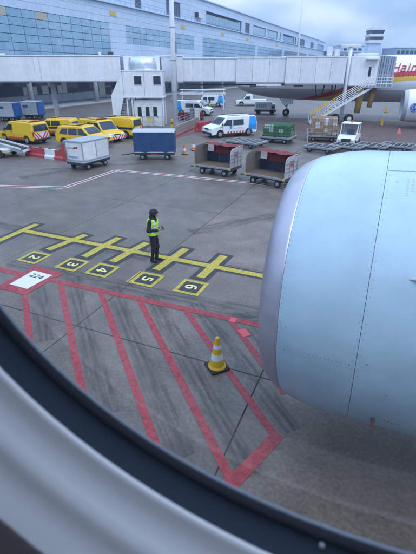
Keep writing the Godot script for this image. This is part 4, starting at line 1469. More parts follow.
# ---------- vehicles ----------
func half_width(y: float, w: float, belt: float) -> float:
	return w / 2 - maxf(0, y - belt) * 0.17
func arch(pts: Array, cx: float, r: float, y: float) -> void:      # front to back over a wheel
	for i in 9:
		var a := PI * i / 8
		pts.append(Vector2(cx + cos(a) * r, y + sin(a) * r))
func car(p: Dictionary) -> Node3D:
	var L: float = p.L
	var w: float = p.get("W", 1.8)
	var h: float = p.h
	var r: float = p.get("r", 0.31)
	var t := thing(p.called, p.label, p.category, p.at, p.turn, p.get("group", ""))
	var xr: float = -L * 0.31
	var xf: float = L * 0.315
	var wt: float = p.get("ws_top", L * 0.16)
	var wb: float = p.get("ws_bottom", L * 0.30)
	var belt: float = p.get("belt", h * 0.57)
	var hood: float = p.get("hood", h * 0.52)
	var pts := [Vector2(-L / 2 + 0.06, 0.27), Vector2(-L / 2, 0.5), Vector2(-L / 2 + 0.01, belt), Vector2(-L / 2 + p.get("tail", 0.08), h - 0.14), Vector2(-L / 2 + p.get("tail", 0.08) + 0.12, h - 0.03)]
	if p.get("bed", false):
		pts = [Vector2(-L / 2 + 0.06, 0.27), Vector2(-L / 2, 0.5), Vector2(-L / 2 + 0.01, belt), Vector2(-L * 0.05, belt), Vector2(-L * 0.04, h - 0.1), Vector2(-L * 0.02, h - 0.02)]
	pts.append_array([Vector2(-L * 0.05 if not p.get("bed", false) else L * 0.02, h), Vector2(wt, h - 0.03), Vector2(wt + 0.12, h - 0.1), Vector2(wb, hood + 0.06), Vector2(wb + 0.12, hood), Vector2(L / 2 - 0.22, hood - 0.1), Vector2(L / 2 - 0.05, hood - 0.24), Vector2(L / 2, 0.5), Vector2(L / 2 - 0.03, 0.32), Vector2(L / 2 - 0.1, 0.25)])
	arch(pts, xf, r + 0.06, 0.3)
	arch(pts, xr, r + 0.06, 0.3)
	var poly := PackedVector2Array(pts)
	var n := poly.size()
	var cw := Geometry2D.is_polygon_clockwise(poly)
	var ins := PackedVector2Array()
	for i in n:
		var e0 := (poly[i] - poly[(i + n - 1) % n]).normalized()
		var e1 := (poly[(i + 1) % n] - poly[i]).normalized()
		var nm := (Vector2(e0.y, -e0.x) + Vector2(e1.y, -e1.x)).normalized() * (-1.0 if cw else 1.0)
		ins.append(poly[i] - nm * 0.05)
	var ix := Geometry2D.triangulate_polygon(ins)
	var s := S()
	var ctr := Vector3(0, h * 0.5, 0)
	for sd in [-1.0, 1.0]:
		for i in range(0, ix.size(), 3):
			var v := []
			for j in 3:
				var q := ins[ix[i + j]]
				v.append(Vector3(q.x, q.y, sd * half_width(q.y, w, belt)))
			tout(s, v[0], v[1], v[2], Vector3((v[0].x + v[1].x + v[2].x) / 3, (v[0].y + v[1].y + v[2].y) / 3 - 0.0, 0))
		for i in n:
			var a := ins[i]
			var b := ins[(i + 1) % n]
			var c := poly[(i + 1) % n]
			var d := poly[i]
			qout(s, Vector3(a.x, a.y, sd * half_width(a.y, w, belt)), Vector3(b.x, b.y, sd * half_width(b.y, w, belt)), Vector3(c.x, c.y, sd * (half_width(c.y, w, belt) - 0.05)), Vector3(d.x, d.y, sd * (half_width(d.y, w, belt) - 0.05)), Vector3((a.x + b.x) / 2, (a.y + b.y) / 2, 0))
	for i in n:
		var c := poly[(i + 1) % n]
		var d := poly[i]
		var zc := half_width(c.y, w, belt) - 0.05
		var zd := half_width(d.y, w, belt) - 0.05
		var nm := Vector2(c.y - d.y, d.x - c.x) * (-1.0 if cw else 1.0)
		qout(s, Vector3(d.x, d.y, -zd), Vector3(c.x, c.y, -zc), Vector3(c.x, c.y, zc), Vector3(d.x, d.y, zd), Vector3((c.x + d.x) / 2 - nm.x, (c.y + d.y) / 2 - nm.y, 0))
	put(s, "body", p.paint, t)
	s = S()
	slab(s, -L / 2 + 0.3, L / 2 - 0.35, 0.2, 0.6, -w * 0.36, w * 0.36)
	put(s, "underbody", M.plastic, t)
	for sd in [-1.0, 1.0]:
		s = S()
		side_panel(s, [Vector2(xr + r + 0.08, 0.27), Vector2(xf - r - 0.08, 0.27), Vector2(xf - r - 0.08, 0.355), Vector2(xr + r + 0.08, 0.355)], sd, w, belt, 0.012)
		for x in [xr, xf]:
			var lip := []
			for i in 13: lip.append(Vector2(x + cos(PI * i / 12) * (r + 0.07), 0.3 + sin(PI * i / 12) * (r + 0.07)))
			for i in range(12, -1, -1): lip.append(Vector2(x + cos(PI * i / 12) * (r + 0.105), 0.3 + sin(PI * i / 12) * (r + 0.105)))
			side_panel(s, lip, sd, w, belt, 0.014)
		put(s, "sill_trim", M.plastic, t)
	if not p.get("bed", false):
		for sd in [-1.0, 1.0]:
			s = S()
			cyl(s, Vector3(-L * 0.38, h + 0.05, sd * (half_width(h, w, belt) - 0.12)), Vector3(wt - 0.1, h + 0.05, sd * (half_width(h, w, belt) - 0.12)), 0.018, 0.018, 6)
			for x in [-L * 0.38, -L * 0.1, wt - 0.12]: cyl(s, Vector3(x, h - 0.04, sd * (half_width(h, w, belt) - 0.12)), Vector3(x, h + 0.05, sd * (half_width(h, w, belt) - 0.12)), 0.014, 0.014, 6)
			put(s, "roof_rail", M.plastic, t)
	# wheels
	for x in [xr, xf]:
		for sd in [-1, 1]:
			s = S(true)
			wheel(s, Vector3(x, r, sd * (w / 2 - 0.11)), r, 0.21)
			var wh := put(s, "wheel", M.rubber, t)
			s = S(true)
			var z: float = sd * (w / 2 + 0.002)
			cyl(s, Vector3(x, r, z), Vector3(x, r, z + sd * 0.008), r * 0.6, r * 0.5, 14)
			put(s, "rim", M.rim, wh)
	# side glass
	var panes: Array = p.get("panes", [])
	for sd in [-1.0, 1.0]:
		for g in panes:
			s = S()
			side_panel(s, g, sd, w, belt, 0.006)
			put(s, "side_window", M.dark_glass, t)
	# windscreen, rear window
	s = S()
	cross_panel(s, Vector2(wt + 0.14, h - 0.13), Vector2(wb - 0.02, hood + 0.1), w, belt, 0.12, 0.012)
	put(s, "windscreen", M.dark_glass, t)
	if not p.get("bed", false):
		s = S()
		cross_panel(s, Vector2(-L / 2 + 0.01, belt + 0.05), Vector2(-L / 2 + p.get("tail", 0.08) - 0.01, h - 0.2), w, belt, 0.16, 0.012)
		put(s, "rear_window", M.dark_glass, t)
	# bumpers, lamps, mirrors, plate
	s = S()
	slab(s, L / 2 - 0.12, L / 2 + 0.04, 0.28, 0.5, -w / 2 + 0.06, w / 2 - 0.06, 0.05)
	put(s, "front_bumper", M.plastic, t)
	s = S()
	slab(s, -L / 2 - 0.05, -L / 2 + 0.1, 0.28, 0.46, -w / 2 + 0.05, w / 2 - 0.05, 0.04)
	put(s, "rear_bumper", M.plastic, t)
	for sd in [-1, 1]:
		s = S()
		slab(s, L / 2 - 0.2, L / 2 - 0.01, hood - 0.3, hood - 0.16, sd * (w / 2 - 0.38), sd * (w / 2 - 0.05), 0.03)
		put(s, "headlight", M.lamp, t)
		s = S()
		slab(s, -L / 2 - 0.012, -L / 2 + 0.05, belt - 0.32, belt + 0.05, sd * (w / 2 - 0.14), sd * (w / 2 - 0.02), 0.01)
		put(s, "tail_light", M.red_light, t)
		s = S()
		box(s, Vector3(wb - 0.25, belt + 0.12, sd * (w / 2 + 0.08)), Vector3(0.1, 0.2, 0.18), 0.03)
		put(s, "mirror", M.plastic, t)
	s = S()
	slab(s, L / 2 - 0.02, L / 2 + 0.055, hood - 0.32, hood - 0.2, -0.32, 0.32, 0.01)
	put(s, "grille", M.plastic, t)
	# hazard stripes
	if p.has("chev_rear"):
		chevrons(t, -L / 2 - 0.016, -1.0, 0.47, belt - 0.04, w / 2 - 0.15)
	if p.has("chev_front"):
		chevrons(t, L / 2 + 0.056, 1.0, 0.3, 0.62, w / 2 - 0.12)
	if p.has("band"):
		var cell := 0.16
		for sd in [-1.0, 1.0]:
			var a := S()
			var b := S()
			var x := xr + r + 0.12
			var i := 0
			while x + cell < xf - r - 0.1:
				var q := [Vector2(x, 0.36), Vector2(x + cell, 0.36), Vector2(x + cell * 0.6, 0.36 + cell), Vector2(x - cell * 0.4, 0.36 + cell)]
				side_panel(a if i % 2 else b, q, sd, w, belt, 0.007)
				x += cell
				i += 1
			put(a, "hazard_band", M.chevron_red, t)
			put(b, "hazard_band", M.chevron_white if p.band == "white" else M.amber, t)
	if p.has("blue_rear"):
		for sd in [-1.0, 1.0]:
			s = S()
			side_panel(s, [Vector2(-L / 2 + 0.05, 0.55), Vector2(-L / 2 + 1.0, 0.55), Vector2(-L / 2 + 0.82, h - 0.09), Vector2(-L / 2 + p.get("tail", 0.08) + 0.09, h - 0.09)], sd, w, belt, 0.005)
			put(s, "blue_panel", M.bright_blue, t)
		s = S()
		cross_panel(s, Vector2(-L / 2 - 0.002, 0.52), Vector2(-L / 2 + p.get("tail", 0.08) - 0.01, h - 0.16), w, belt, 0.08, 0.005)
		put(s, "blue_door", M.bright_blue, t)
		s = S()
		box(s, Vector3(-0.1 * L, h + 0.003, 0), Vector3(0.05, 0.005, 0.9))
		put(s, "roof_line", M.steel, t)
		for sd in [-1.0, 1.0]:
			s = S()
			side_panel(s, [Vector2(0.32, 0.72), Vector2(0.55, 0.72), Vector2(0.6, 0.95), Vector2(0.44, 1.02), Vector2(0.3, 0.92)], sd, w, belt, 0.006)
			put(s, "blue_crest", M.bright_blue, t)
			s = S()
			for i in 4: side_panel(s, [Vector2(-0.75 + 0.24 * i, 0.74), Vector2(-0.56 + 0.24 * i, 0.74), Vector2(-0.56 + 0.24 * i, 0.8), Vector2(-0.75 + 0.24 * i, 0.8)], sd, w, belt, 0.006)
			put(s, "side_print", M.louvre, t)
	if p.has("blue_stripe"):
		for sd in [-1.0, 1.0]:
			s = S()
			side_panel(s, [Vector2(-L / 2 + 0.12, belt - 0.2), Vector2(wb, belt - 0.2), Vector2(wb - 0.05, belt - 0.02), Vector2(-L / 2 + 0.12, belt - 0.02)], sd, w, belt, 0.005)
			put(s, "blue_stripe", M.navy, t)
	if p.has("light_bar"):
		s = S()
		box(s, Vector3(p.light_bar, h + 0.07, 0), Vector3(0.16, 0.07, w * 0.5), 0.03)
		var lb := put(s, "light_bar", M.amber, t)
		s = S()
		box(s, Vector3(p.light_bar, h + 0.02, 0), Vector3(0.14, 0.05, w * 0.64), 0.01)
		put(s, "mount", M.plastic, lb)
	if p.has("door_lines"):
		for sd in [-1.0, 1.0]:
			s = S()
			for x in p.door_lines: side_panel(s, [Vector2(x, 0.42), Vector2(x + 0.018, 0.42), Vector2(x + 0.018, h - 0.2), Vector2(x, h - 0.2)], sd, w, belt, 0.004)
			for x in p.door_lines: side_panel(s, [Vector2(x + 0.08, belt - 0.1), Vector2(x + 0.26, belt - 0.1), Vector2(x + 0.26, belt - 0.06), Vector2(x + 0.08, belt - 0.06)], sd, w, belt, 0.012)
			put(s, "door_gap", M.plastic, t)
	return t
func side_panel(s: SurfaceTool, g: Array, sd: float, w: float, belt: float, lift: float) -> void:
	# split at the belt so that it follows the bend of the side
	var poly := PackedVector2Array(g)
	for band in [[-5.0, belt], [belt, 9.0]]:
		for piece in Geometry2D.intersect_polygons(poly, PackedVector2Array([Vector2(-20, band[0]), Vector2(20, band[0]), Vector2(20, band[1]), Vector2(-20, band[1])])):
			var ix := Geometry2D.triangulate_polygon(piece)
			for i in range(0, ix.size(), 3):
				var v := []
				for j in 3:
					var q: Vector2 = piece[ix[i + j]]
					v.append(Vector3(q.x, q.y, sd * (half_width(q.y, w, belt) + lift)))
				tout(s, v[0], v[1], v[2], (v[0] + v[1] + v[2]) / 3 - Vector3(0, 0, sd))
func cross_panel(s: SurfaceTool, a: Vector2, b: Vector2, w: float, belt: float, margin: float, lift: float) -> void:
	var d := (b - a).normalized()
	var n := Vector2(-d.y, d.x)
	if n.x * (a.x + b.x) < 0: n = -n
	var p := a + n * lift
	var q := b + n * lift
	var za := half_width(a.y, w, belt) - margin
	var zb := half_width(b.y, w, belt) - margin
	qout(s, Vector3(p.x, p.y, -za), Vector3(p.x, p.y, za), Vector3(q.x, q.y, zb), Vector3(q.x, q.y, -zb), Vector3((p.x + q.x) / 2 - n.x, (p.y + q.y) / 2 - n.y, 0))
func chevrons(t: Node3D, x: float, out: float, y0: float, y1: float, hz: float) -> void:
	var a := S()
	slab(a, x, x + out * 0.006, y0, y1, -hz, hz)
	put(a, "hazard_panel", M.chevron_white, t)
	a = S()
	var h := y1 - y0
	for sd in [-1.0, 1.0]:
		var z := 0.0
		while z < hz:
			var pts := [Vector2(z, y0), Vector2(z + 0.13, y0), Vector2(z + 0.13 + h * 0.8, y1), Vector2(z + h * 0.8, y1)]
			var clip := Geometry2D.intersect_polygons(PackedVector2Array(pts), PackedVector2Array([Vector2(0, y0), Vector2(hz, y0), Vector2(hz, y1), Vector2(0, y1)]))
			for c in clip:
				var ix := Geometry2D.triangulate_polygon(c)
				for i in range(0, ix.size(), 3):
					tout(a, Vector3(x + out * 0.01, c[ix[i]].y, sd * c[ix[i]].x), Vector3(x + out * 0.01, c[ix[i + 1]].y, sd * c[ix[i + 1]].x), Vector3(x + out * 0.01, c[ix[i + 2]].y, sd * c[ix[i + 2]].x), Vector3(x - out, (y0 + y1) / 2, 0))
			z += 0.28
	put(a, "hazard_stripes", M.chevron_red, t)

func build_vehicles() -> void:
	var L := 4.5
	var front_door := [Vector2(0.25, 1.02), Vector2(1.15, 1.02), Vector2(0.72, 1.5), Vector2(0.25, 1.5)]
	var mid_door := [Vector2(-0.75, 1.02), Vector2(0.15, 1.02), Vector2(0.15, 1.5), Vector2(-0.75, 1.5)]
	var back_side := [Vector2(-1.95, 1.02), Vector2(-0.88, 1.02), Vector2(-0.88, 1.5), Vector2(-1.85, 1.5)]
	var group := "yellow service vehicles before the pier"
	car({"called": "yellow_van", "label": "yellow panel van with red and white rear stripes and roof bar", "category": "van", "at": sv(-14.75, -33.7), "turn": deg_to_rad(150), "group": group, "L": 4.6, "h": 1.72, "paint": M.van_yellow, "panes": [front_door], "chev_rear": true, "band": "amber", "light_bar": -1.7, "door_lines": [0.2, 1.2], "ws_top": 0.62, "ws_bottom": 1.35})
	car({"called": "yellow_estate_car", "label": "yellow estate car with dark side windows, behind the white container trolley", "category": "car", "at": sv(-9.35, -31.7), "turn": deg_to_rad(-22), "group": group, "L": 4.4, "h": 1.6, "paint": M.van_yellow, "panes": [[Vector2(0.1, 0.95), Vector2(0.95, 0.95), Vector2(0.5, 1.42), Vector2(0.1, 1.42)], [Vector2(-0.85, 0.95), Vector2(0.02, 0.95), Vector2(0.02, 1.42), Vector2(-0.8, 1.42)], [Vector2(-1.75, 1.0), Vector2(-0.95, 0.95), Vector2(-0.9, 1.4), Vector2(-1.45, 1.38)]], "chev_rear": true, "ws_top": 0.45, "ws_bottom": 1.15, "tail": 0.3, "belt": 0.93, "hood": 0.95, "light_bar": -0.2})
	car({"called": "yellow_van", "label": "yellow van with striped front bumper, nose towards the carts", "category": "van", "at": sv(-8.75, -34.6), "turn": deg_to_rad(-40), "group": group, "L": 4.4, "h": 1.72, "paint": M.van_yellow, "panes": [front_door, mid_door], "chev_front": true, "band": "amber", "light_bar": 0.2, "ws_top": 0.55, "ws_bottom": 1.3})
	car({"called": "yellow_van", "label": "yellow van with navy side stripe, tail towards the stair tower", "category": "van", "at": sv(-7.85, -36.4), "turn": deg_to_rad(160), "group": group, "L": 4.5, "h": 1.75, "paint": M.van_yellow, "panes": [front_door], "chev_rear": true, "blue_stripe": true, "band": "amber", "light_bar": 0.3, "ws_top": 0.6, "ws_bottom": 1.3})
	car({"called": "yellow_estate_car", "label": "yellow car with navy stripe, half hidden between the yellow vans", "category": "car", "at": sv(-13.3, -37.2), "turn": deg_to_rad(172), "group": group, "L": 4.3, "h": 1.55, "paint": M.van_yellow, "panes": [[Vector2(0.1, 0.95), Vector2(0.95, 0.95), Vector2(0.5, 1.38), Vector2(0.1, 1.38)], [Vector2(-0.85, 0.95), Vector2(0.02, 0.95), Vector2(0.02, 1.38), Vector2(-0.8, 1.38)]], "blue_stripe": true, "band": "amber", "ws_top": 0.45, "ws_bottom": 1.15, "tail": 0.3, "belt": 0.9, "hood": 0.93, "light_bar": 0.0})
	group = "white vans with blue tails"
	var crew := [[Vector2(0.3, 1.02), Vector2(1.25, 1.02), Vector2(0.85, 1.5), Vector2(0.3, 1.5)], [Vector2(-0.95, 1.02), Vector2(0.18, 1.02), Vector2(0.18, 1.5), Vector2(-0.95, 1.5)]]
	car({"called": "white_van", "label": "white van with blue tail parked nose to the red barriers", "category": "van", "at": sv(1.9, -37.0), "turn": deg_to_rad(-152), "group": group, "L": 4.9, "W": 1.9, "h": 1.78, "paint": M.van_white, "panes": crew, "band": "white", "blue_rear": true, "ws_top": 0.75, "ws_bottom": 1.6, "hood": 1.02, "door_lines": [0.22, 1.3]})
	car({"called": "white_van", "label": "white van with blue tail behind the low brick wall and cabinets", "category": "van", "at": sv(-1.75, -54.8), "turn": deg_to_rad(-16), "group": group, "L": 4.9, "W": 1.9, "h": 1.85, "paint": M.van_white, "panes": crew, "blue_rear": true, "ws_top": 0.75, "ws_bottom": 1.6, "hood": 1.02})
	car({"called": "white_van", "label": "farthest white van with blue tail, under the boarding bridge", "category": "van", "at": sv(0.3, -68.0), "turn": deg_to_rad(168), "group": group, "L": 4.9, "W": 1.9, "h": 1.85, "paint": M.van_white, "panes": crew, "blue_rear": true, "ws_top": 0.75, "ws_bottom": 1.6, "hood": 1.02})
	car({"called": "service_truck", "label": "white pickup truck parked beyond the nose wheel of the parked airliner", "category": "truck", "at": sv(6.85, -69.5), "turn": deg_to_rad(176), "L": 5.2, "W": 1.9, "h": 1.75, "paint": M.van_white, "panes": [[Vector2(0.2, 1.05), Vector2(1.2, 1.05), Vector2(0.9, 1.5), Vector2(0.2, 1.5)]], "ws_top": 0.8, "ws_bottom": 1.6, "bed": true})
	# ground power unit
	var t := thing("ground_power_unit", "boxy white ground power unit beside the nose wheel", "power unit", sv(7.5, -56.4), deg_to_rad(-12))
	var s := S()
	slab(s, -1.4, 0.9, 0.55, 1.55, -0.75, 0.75, 0.06)
	slab(s, 0.3, 1.35, 0.55, 1.35, -0.7, 0.7, 0.05)
	put(s, "housing", M.white, t)
	s = S()
	slab(s, -1.5, 1.5, 0.3, 0.56, -0.7, 0.7, 0.03)
	slab(s, 0.5, 1.3, 0.7, 1.1, 0.69, 0.72)
	put(s, "chassis", M.dark_steel, t)
	for x in [-0.95, 0.95]:
		for z in [-0.62, 0.62]:
			s = S(true)
			wheel(s, Vector3(x, 0.32, z), 0.32, 0.2)
			put(s, "wheel", M.rubber, t)
	s = S()
	for i in 5: slab(s, -1.2 + 0.28 * i, -1.0 + 0.28 * i, 0.8, 1.3, 0.745, 0.76)
	put(s, "vent", M.louvre, t)
	# baggage tractor
	t = thing("baggage_tractor", "small white baggage tractor with open cab", "tractor", gp(345.0, 147.6) + Vector3(0.5, 0, -0.9), deg_to_rad(-118))
	s = S()
	prism(s, PackedVector2Array([Vector2(-1.35, 0.35), Vector2(-1.35, 0.85), Vector2(-0.6, 0.88), Vector2(-0.55, 0.5), Vector2(0.35, 0.5), Vector2(0.42, 0.92), Vector2(1.15, 0.84), Vector2(1.3, 0.7), Vector2(1.32, 0.35), Vector2(1.2, 0.28), Vector2(-1.25, 0.28)]), -0.68, 0.68)
	put(s, "body", M.white, t)
	s = S()
	slab(s, -1.4, 1.42, 0.24, 0.42, -0.72, 0.72, 0.04)
	put(s, "bumper", M.plastic, t)
	for q in [[0.45, 0.92, 0.28], [-0.7, 0.86, -0.75]]:
		for z in [-0.64, 0.64]:
			s = S()
			bar(s, Vector3(q[0], q[1], z), Vector3(q[2], 1.72, z), 0.07, 0.07, 0.01)
			put(s, "cab_post", M.white, t)
	s = S()
	slab(s, -0.85, 0.4, 1.7, 1.78, -0.7, 0.7, 0.03)
	put(s, "cab_roof", M.white, t)
	s = S()
	quad(s, Vector3(0.47, 0.94, -0.6), Vector3(0.47, 0.94, 0.6), Vector3(0.31, 1.68, 0.6), Vector3(0.31, 1.68, -0.6))
	put(s, "windscreen", M.windscreen, t)
	s = S()
	slab(s, -0.5, 0.0, 0.55, 0.75, -0.3, 0.3, 0.05)
	slab(s, -0.58, -0.46, 0.7, 1.25, -0.3, 0.3, 0.05)
	put(s, "seat", M.plastic, t)
	s = S()
	cyl(s, Vector3(0.4, 0.8, 0), Vector3(0.18, 1.05, 0), 0.03, 0.03, 8)
	cyl(s, Vector3(0.17, 1.04, 0), Vector3(0.14, 1.07, 0), 0.19, 0.19, 14)
	put(s, "steering_wheel", M.rubber, t)
	for z in [-0.5, 0.5]:
		s = S(true)
		cyl(s, Vector3(1.27, 0.6, z), Vector3(1.34, 0.6, z), 0.1, 0.09, 12)
		put(s, "headlight", M.lamp, t)
	for x in [-0.85, 0.8]:
		for z in [-0.62, 0.62]:
			s = S(true)
			wheel(s, Vector3(x, 0.3, z), 0.3, 0.2)
			put(s, "wheel", M.rubber, t)
	s = S()
	slab(s, 1.3, 1.335, 0.46, 0.72, -0.36, 0.36, 0.01)
	put(s, "grille", M.plastic, t)
	s = S()
	for i in 6: slab(s, 1.425, 1.432, 0.26, 0.4, -0.6 + 0.2 * i, -0.5 + 0.2 * i)
	put(s, "hazard_stripes", M.chevron_white, t)
	s = S()
	cyl(s, Vector3(-0.3, 1.78, 0), Vector3(-0.3, 1.92, 0), 0.07, 0.05, 10)
	put(s, "beacon", M.amber, t)

# ---------- carts, dollies and cargo ----------
func running_gear(t: Node3D, L: float, w: float, y: float, bar_len: float) -> void:
	var s := S()
	for z in [-w / 2 + 0.12, w / 2 - 0.12]: slab(s, -L / 2, L / 2, y - 0.14, y, z - 0.05, z + 0.05, 0.01)
	for x in [-L / 2 + 0.05, 0.0, L / 2 - 0.05]: slab(s, x - 0.05, x + 0.05, y - 0.13, y - 0.01, -w / 2 + 0.12, w / 2 - 0.12)
	put(s, "frame", M.dark_steel, t)
	for x in [-L * 0.31, L * 0.31]:
		s = S()
		cyl(s, Vector3(x, 0.2, -w / 2 + 0.1), Vector3(x, 0.2, w / 2 - 0.1), 0.035, 0.035, 8)
		slab(s, x - 0.12, x + 0.12, 0.2, y - 0.12, -0.3, 0.3)
		put(s, "axle", M.dark_steel, t)
		for z in [-w / 2 + 0.14, w / 2 - 0.14]:
			s = S(true)
			wheel(s, Vector3(x, 0.2, z), 0.2, 0.13, 16)
			var wh := put(s, "wheel", M.rubber, t)
			s = S(true)
			var g := signf(z)
			cyl(s, Vector3(x, 0.2, z + g * 0.066), Vector3(x, 0.2, z + g * 0.074), 0.1, 0.08, 10)
			put(s, "hub", M.steel, wh)
	if bar_len > 0:
		s = S()
		bar(s, Vector3(-L / 2, y - 0.1, -0.18), Vector3(-L / 2 - bar_len * 0.6, 0.26, 0), 0.05, 0.05)
		bar(s, Vector3(-L / 2, y - 0.1, 0.18), Vector3(-L / 2 - bar_len * 0.6, 0.26, 0), 0.05, 0.05)
		bar(s, Vector3(-L / 2 - bar_len * 0.55, 0.27, 0), Vector3(-L / 2 - bar_len, 0.24, 0), 0.06, 0.05)
		cyl(s, Vector3(-L / 2 - bar_len, 0.21, 0), Vector3(-L / 2 - bar_len, 0.27, 0), 0.08, 0.08, 10)
		put(s, "tow_bar", M.dark_steel, t)
func open_cart(label: String, at: Vector3, turn: float) -> Node3D:
	var t := thing("baggage_cart", label, "baggage cart", at, turn, "open baggage carts with red canvas")
	var L := 2.45
	var w := 1.45
	running_gear(t, L, w, 0.5, 0.7)
	var s := S()
	slab(s, -L / 2, L / 2, 0.5, 0.55, -w / 2, w / 2, 0.01)
	put(s, "deck", M.plywood, t)
	s = S()
	slab(s, -L / 2 - 0.03, L / 2 + 0.03, 0.45, 0.56, w / 2, w / 2 + 0.04, 0.01)
	put(s, "deck_edge", M.cart_alu, t)
	for x in [-L / 2, L / 2 - 0.1]:
		s = S()
		slab(s, x, x + 0.12, 0.44, 0.58, w / 2 + 0.04, w / 2 + 0.07, 0.01)
		put(s, "corner_marker", M.cone_yellow, t)
	for e in 2:
		var pl := PackedVector2Array([Vector2(-w / 2, 0.55), Vector2(w / 2, 0.55), Vector2(w / 2, 1.3), Vector2(w / 2 - 0.08, 1.5), Vector2(w / 2 - 0.25, 1.6), Vector2(-w / 2, 1.66)])
		s = S()
		var X := Transform3D(Basis(Vector3(0, 0, 1), Vector3.UP, Vector3(-1, 0, 0)), Vector3((-L / 2 + 0.04) if e == 0 else L / 2, 0, 0))
		prism(s, pl, 0.0, 0.04, X)
		var pn := put(s, "end_panel", M.plywood2 if e == 0 else M.cart_white, t)
		if e == 1:
			for i in 3:
				s = S()
				slab(s, L / 2 + 0.002, L / 2 + 0.03, 0.6, 1.46 - 0.02 * i, -0.55 + 0.4 * i, -0.5 + 0.4 * i)
				slab(s, L / 2 + 0.002, L / 2 + 0.02, 0.85 + 0.2 * i, 0.9 + 0.2 * i, -w / 2 + 0.05, w / 2 - 0.05)
				put(s, "rib", M.cart_alu, pn)
			s = S()
			slab(s, L / 2 + 0.002, L / 2 + 0.012, 1.1, 1.38, -0.1, 0.25)
			put(s, "red_badge", M.red_plastic, pn)
	s = S()
	slab(s, -L / 2, L / 2, 0.55, 1.12, -w / 2 + 0.02, -w / 2 + 0.05, 0.01)
	put(s, "back_board", M.navy, t)
	s = S()
	for x in [-L / 2 + 0.03, -0.35, 0.3, L / 2 - 0.03]: slab(s, x - 0.025, x + 0.025, 0.55, 1.62, -w / 2, -w / 2 + 0.05)
	slab(s, -L / 2, L / 2, 1.58, 1.63, -w / 2, -w / 2 + 0.05)
	put(s, "roof_frame", M.cart_alu, t)
	# red curtain gathered along the back and thrown over the roof
	s = S(true)
	var nz := FastNoiseLite.new()
	nz.seed = 31
	nz.frequency = 1.7
	var G := []
	for i in 25:
		var row := []
		for k in 9:
			var x := lerpf(-L / 2 + 0.1, L / 2 + 0.04, i / 24.0)
			var z := lerpf(-w / 2 - 0.04, -0.15 + 0.12 * sin(i * 0.5), k / 8.0)
			row.append(Vector3(x, 1.655 - 0.05 * k / 8.0 + 0.05 * nz.get_noise_2d(x * 1.3, z * 1.5 + 4.0) + 0.012 * sin(x * 7.0 + z), z))
		G.append(row)
	for i in 24:
		for k in 8: quad(s, G[i][k], G[i + 1][k], G[i + 1][k + 1], G[i][k + 1])
	put(s, "canvas_roof", M.red_canvas, t)
	s = S(true)
	for i in 24:
		for k in 5:
			var v := []
			for c in [[i, k], [i + 1, k], [i + 1, k + 1], [i, k + 1]]:
				var x := lerpf(-0.7, 1.0, c[0] / 24.0)
				v.append(Vector3(x, 1.62 - c[1] * 0.11, -w / 2 + 0.09 + 0.035 * sin(x * 22.0) + 0.01 * c[1]))
			quad(s, v[0], v[1], v[2], v[3])
	put(s, "curtain", M.red_canvas, t)
	return t
func dolly(called: String, label: String, at: Vector3, turn: float, L: float, w: float, y: float, bar_len: float, group := "") -> Node3D:
	var t := thing(called, label, "dolly", at, turn, group)
	running_gear(t, L, w, y - 0.06, bar_len)
	var s := S()
	for z in [-w / 2, w / 2]: slab(s, -L / 2, L / 2, y - 0.1, y + 0.04, z - 0.05, z + 0.05, 0.01)
	for x in [-L / 2, L / 2]: slab(s, x - 0.05, x + 0.05, y - 0.1, y + 0.04, -w / 2, w / 2, 0.01)
	put(s, "deck_rim", M.cart_alu, t)
	var n := int(L / 0.24)
	for i in n:
		s = S()
		var x := -L / 2 + 0.1 + (L - 0.2) * (i + 0.5) / n
		cyl(s, Vector3(x, y - 0.02, -w / 2 + 0.06), Vector3(x, y - 0.02, w / 2 - 0.06), 0.045, 0.045, 8)
		put(s, "roller", M.cart_alu if i % 2 else M.dark_steel, t)
	return t
func heap(t: Node3D, called: String, ms: Array, nx: int, ny: int, nz: int, size: Vector3, y: float, jitter: float) -> void:
	# stacked boxes, only those that show from outside
	for i in nx:
		for j in ny:
			for k in nz:
				if i > 0 and i < nx - 1 and k > 0 and k < nz - 1 and j < ny - 1: continue
				var s := S()
				var c := Vector3((i + 0.5) / nx - 0.5, (j + 0.5) / ny, (k + 0.5) / nz - 0.5) * size
				var q := size / Vector3(nx, ny, nz)
				var sh := 1.0 - 0.06 * j / ny
				box(s, Vector3(c.x * sh, c.y, c.z * sh) + Vector3(rng.randf_range(-jitter, jitter), 0, rng.randf_range(-jitter, jitter)), q * Vector3(0.97, 0.985, 0.97), 0.02, Basis(Vector3.UP, rng.randf_range(-0.02, 0.02)))
				put(s, called, ms[rng.randi_range(0, ms.size() - 1)], t, Vector3(0, y, 0))
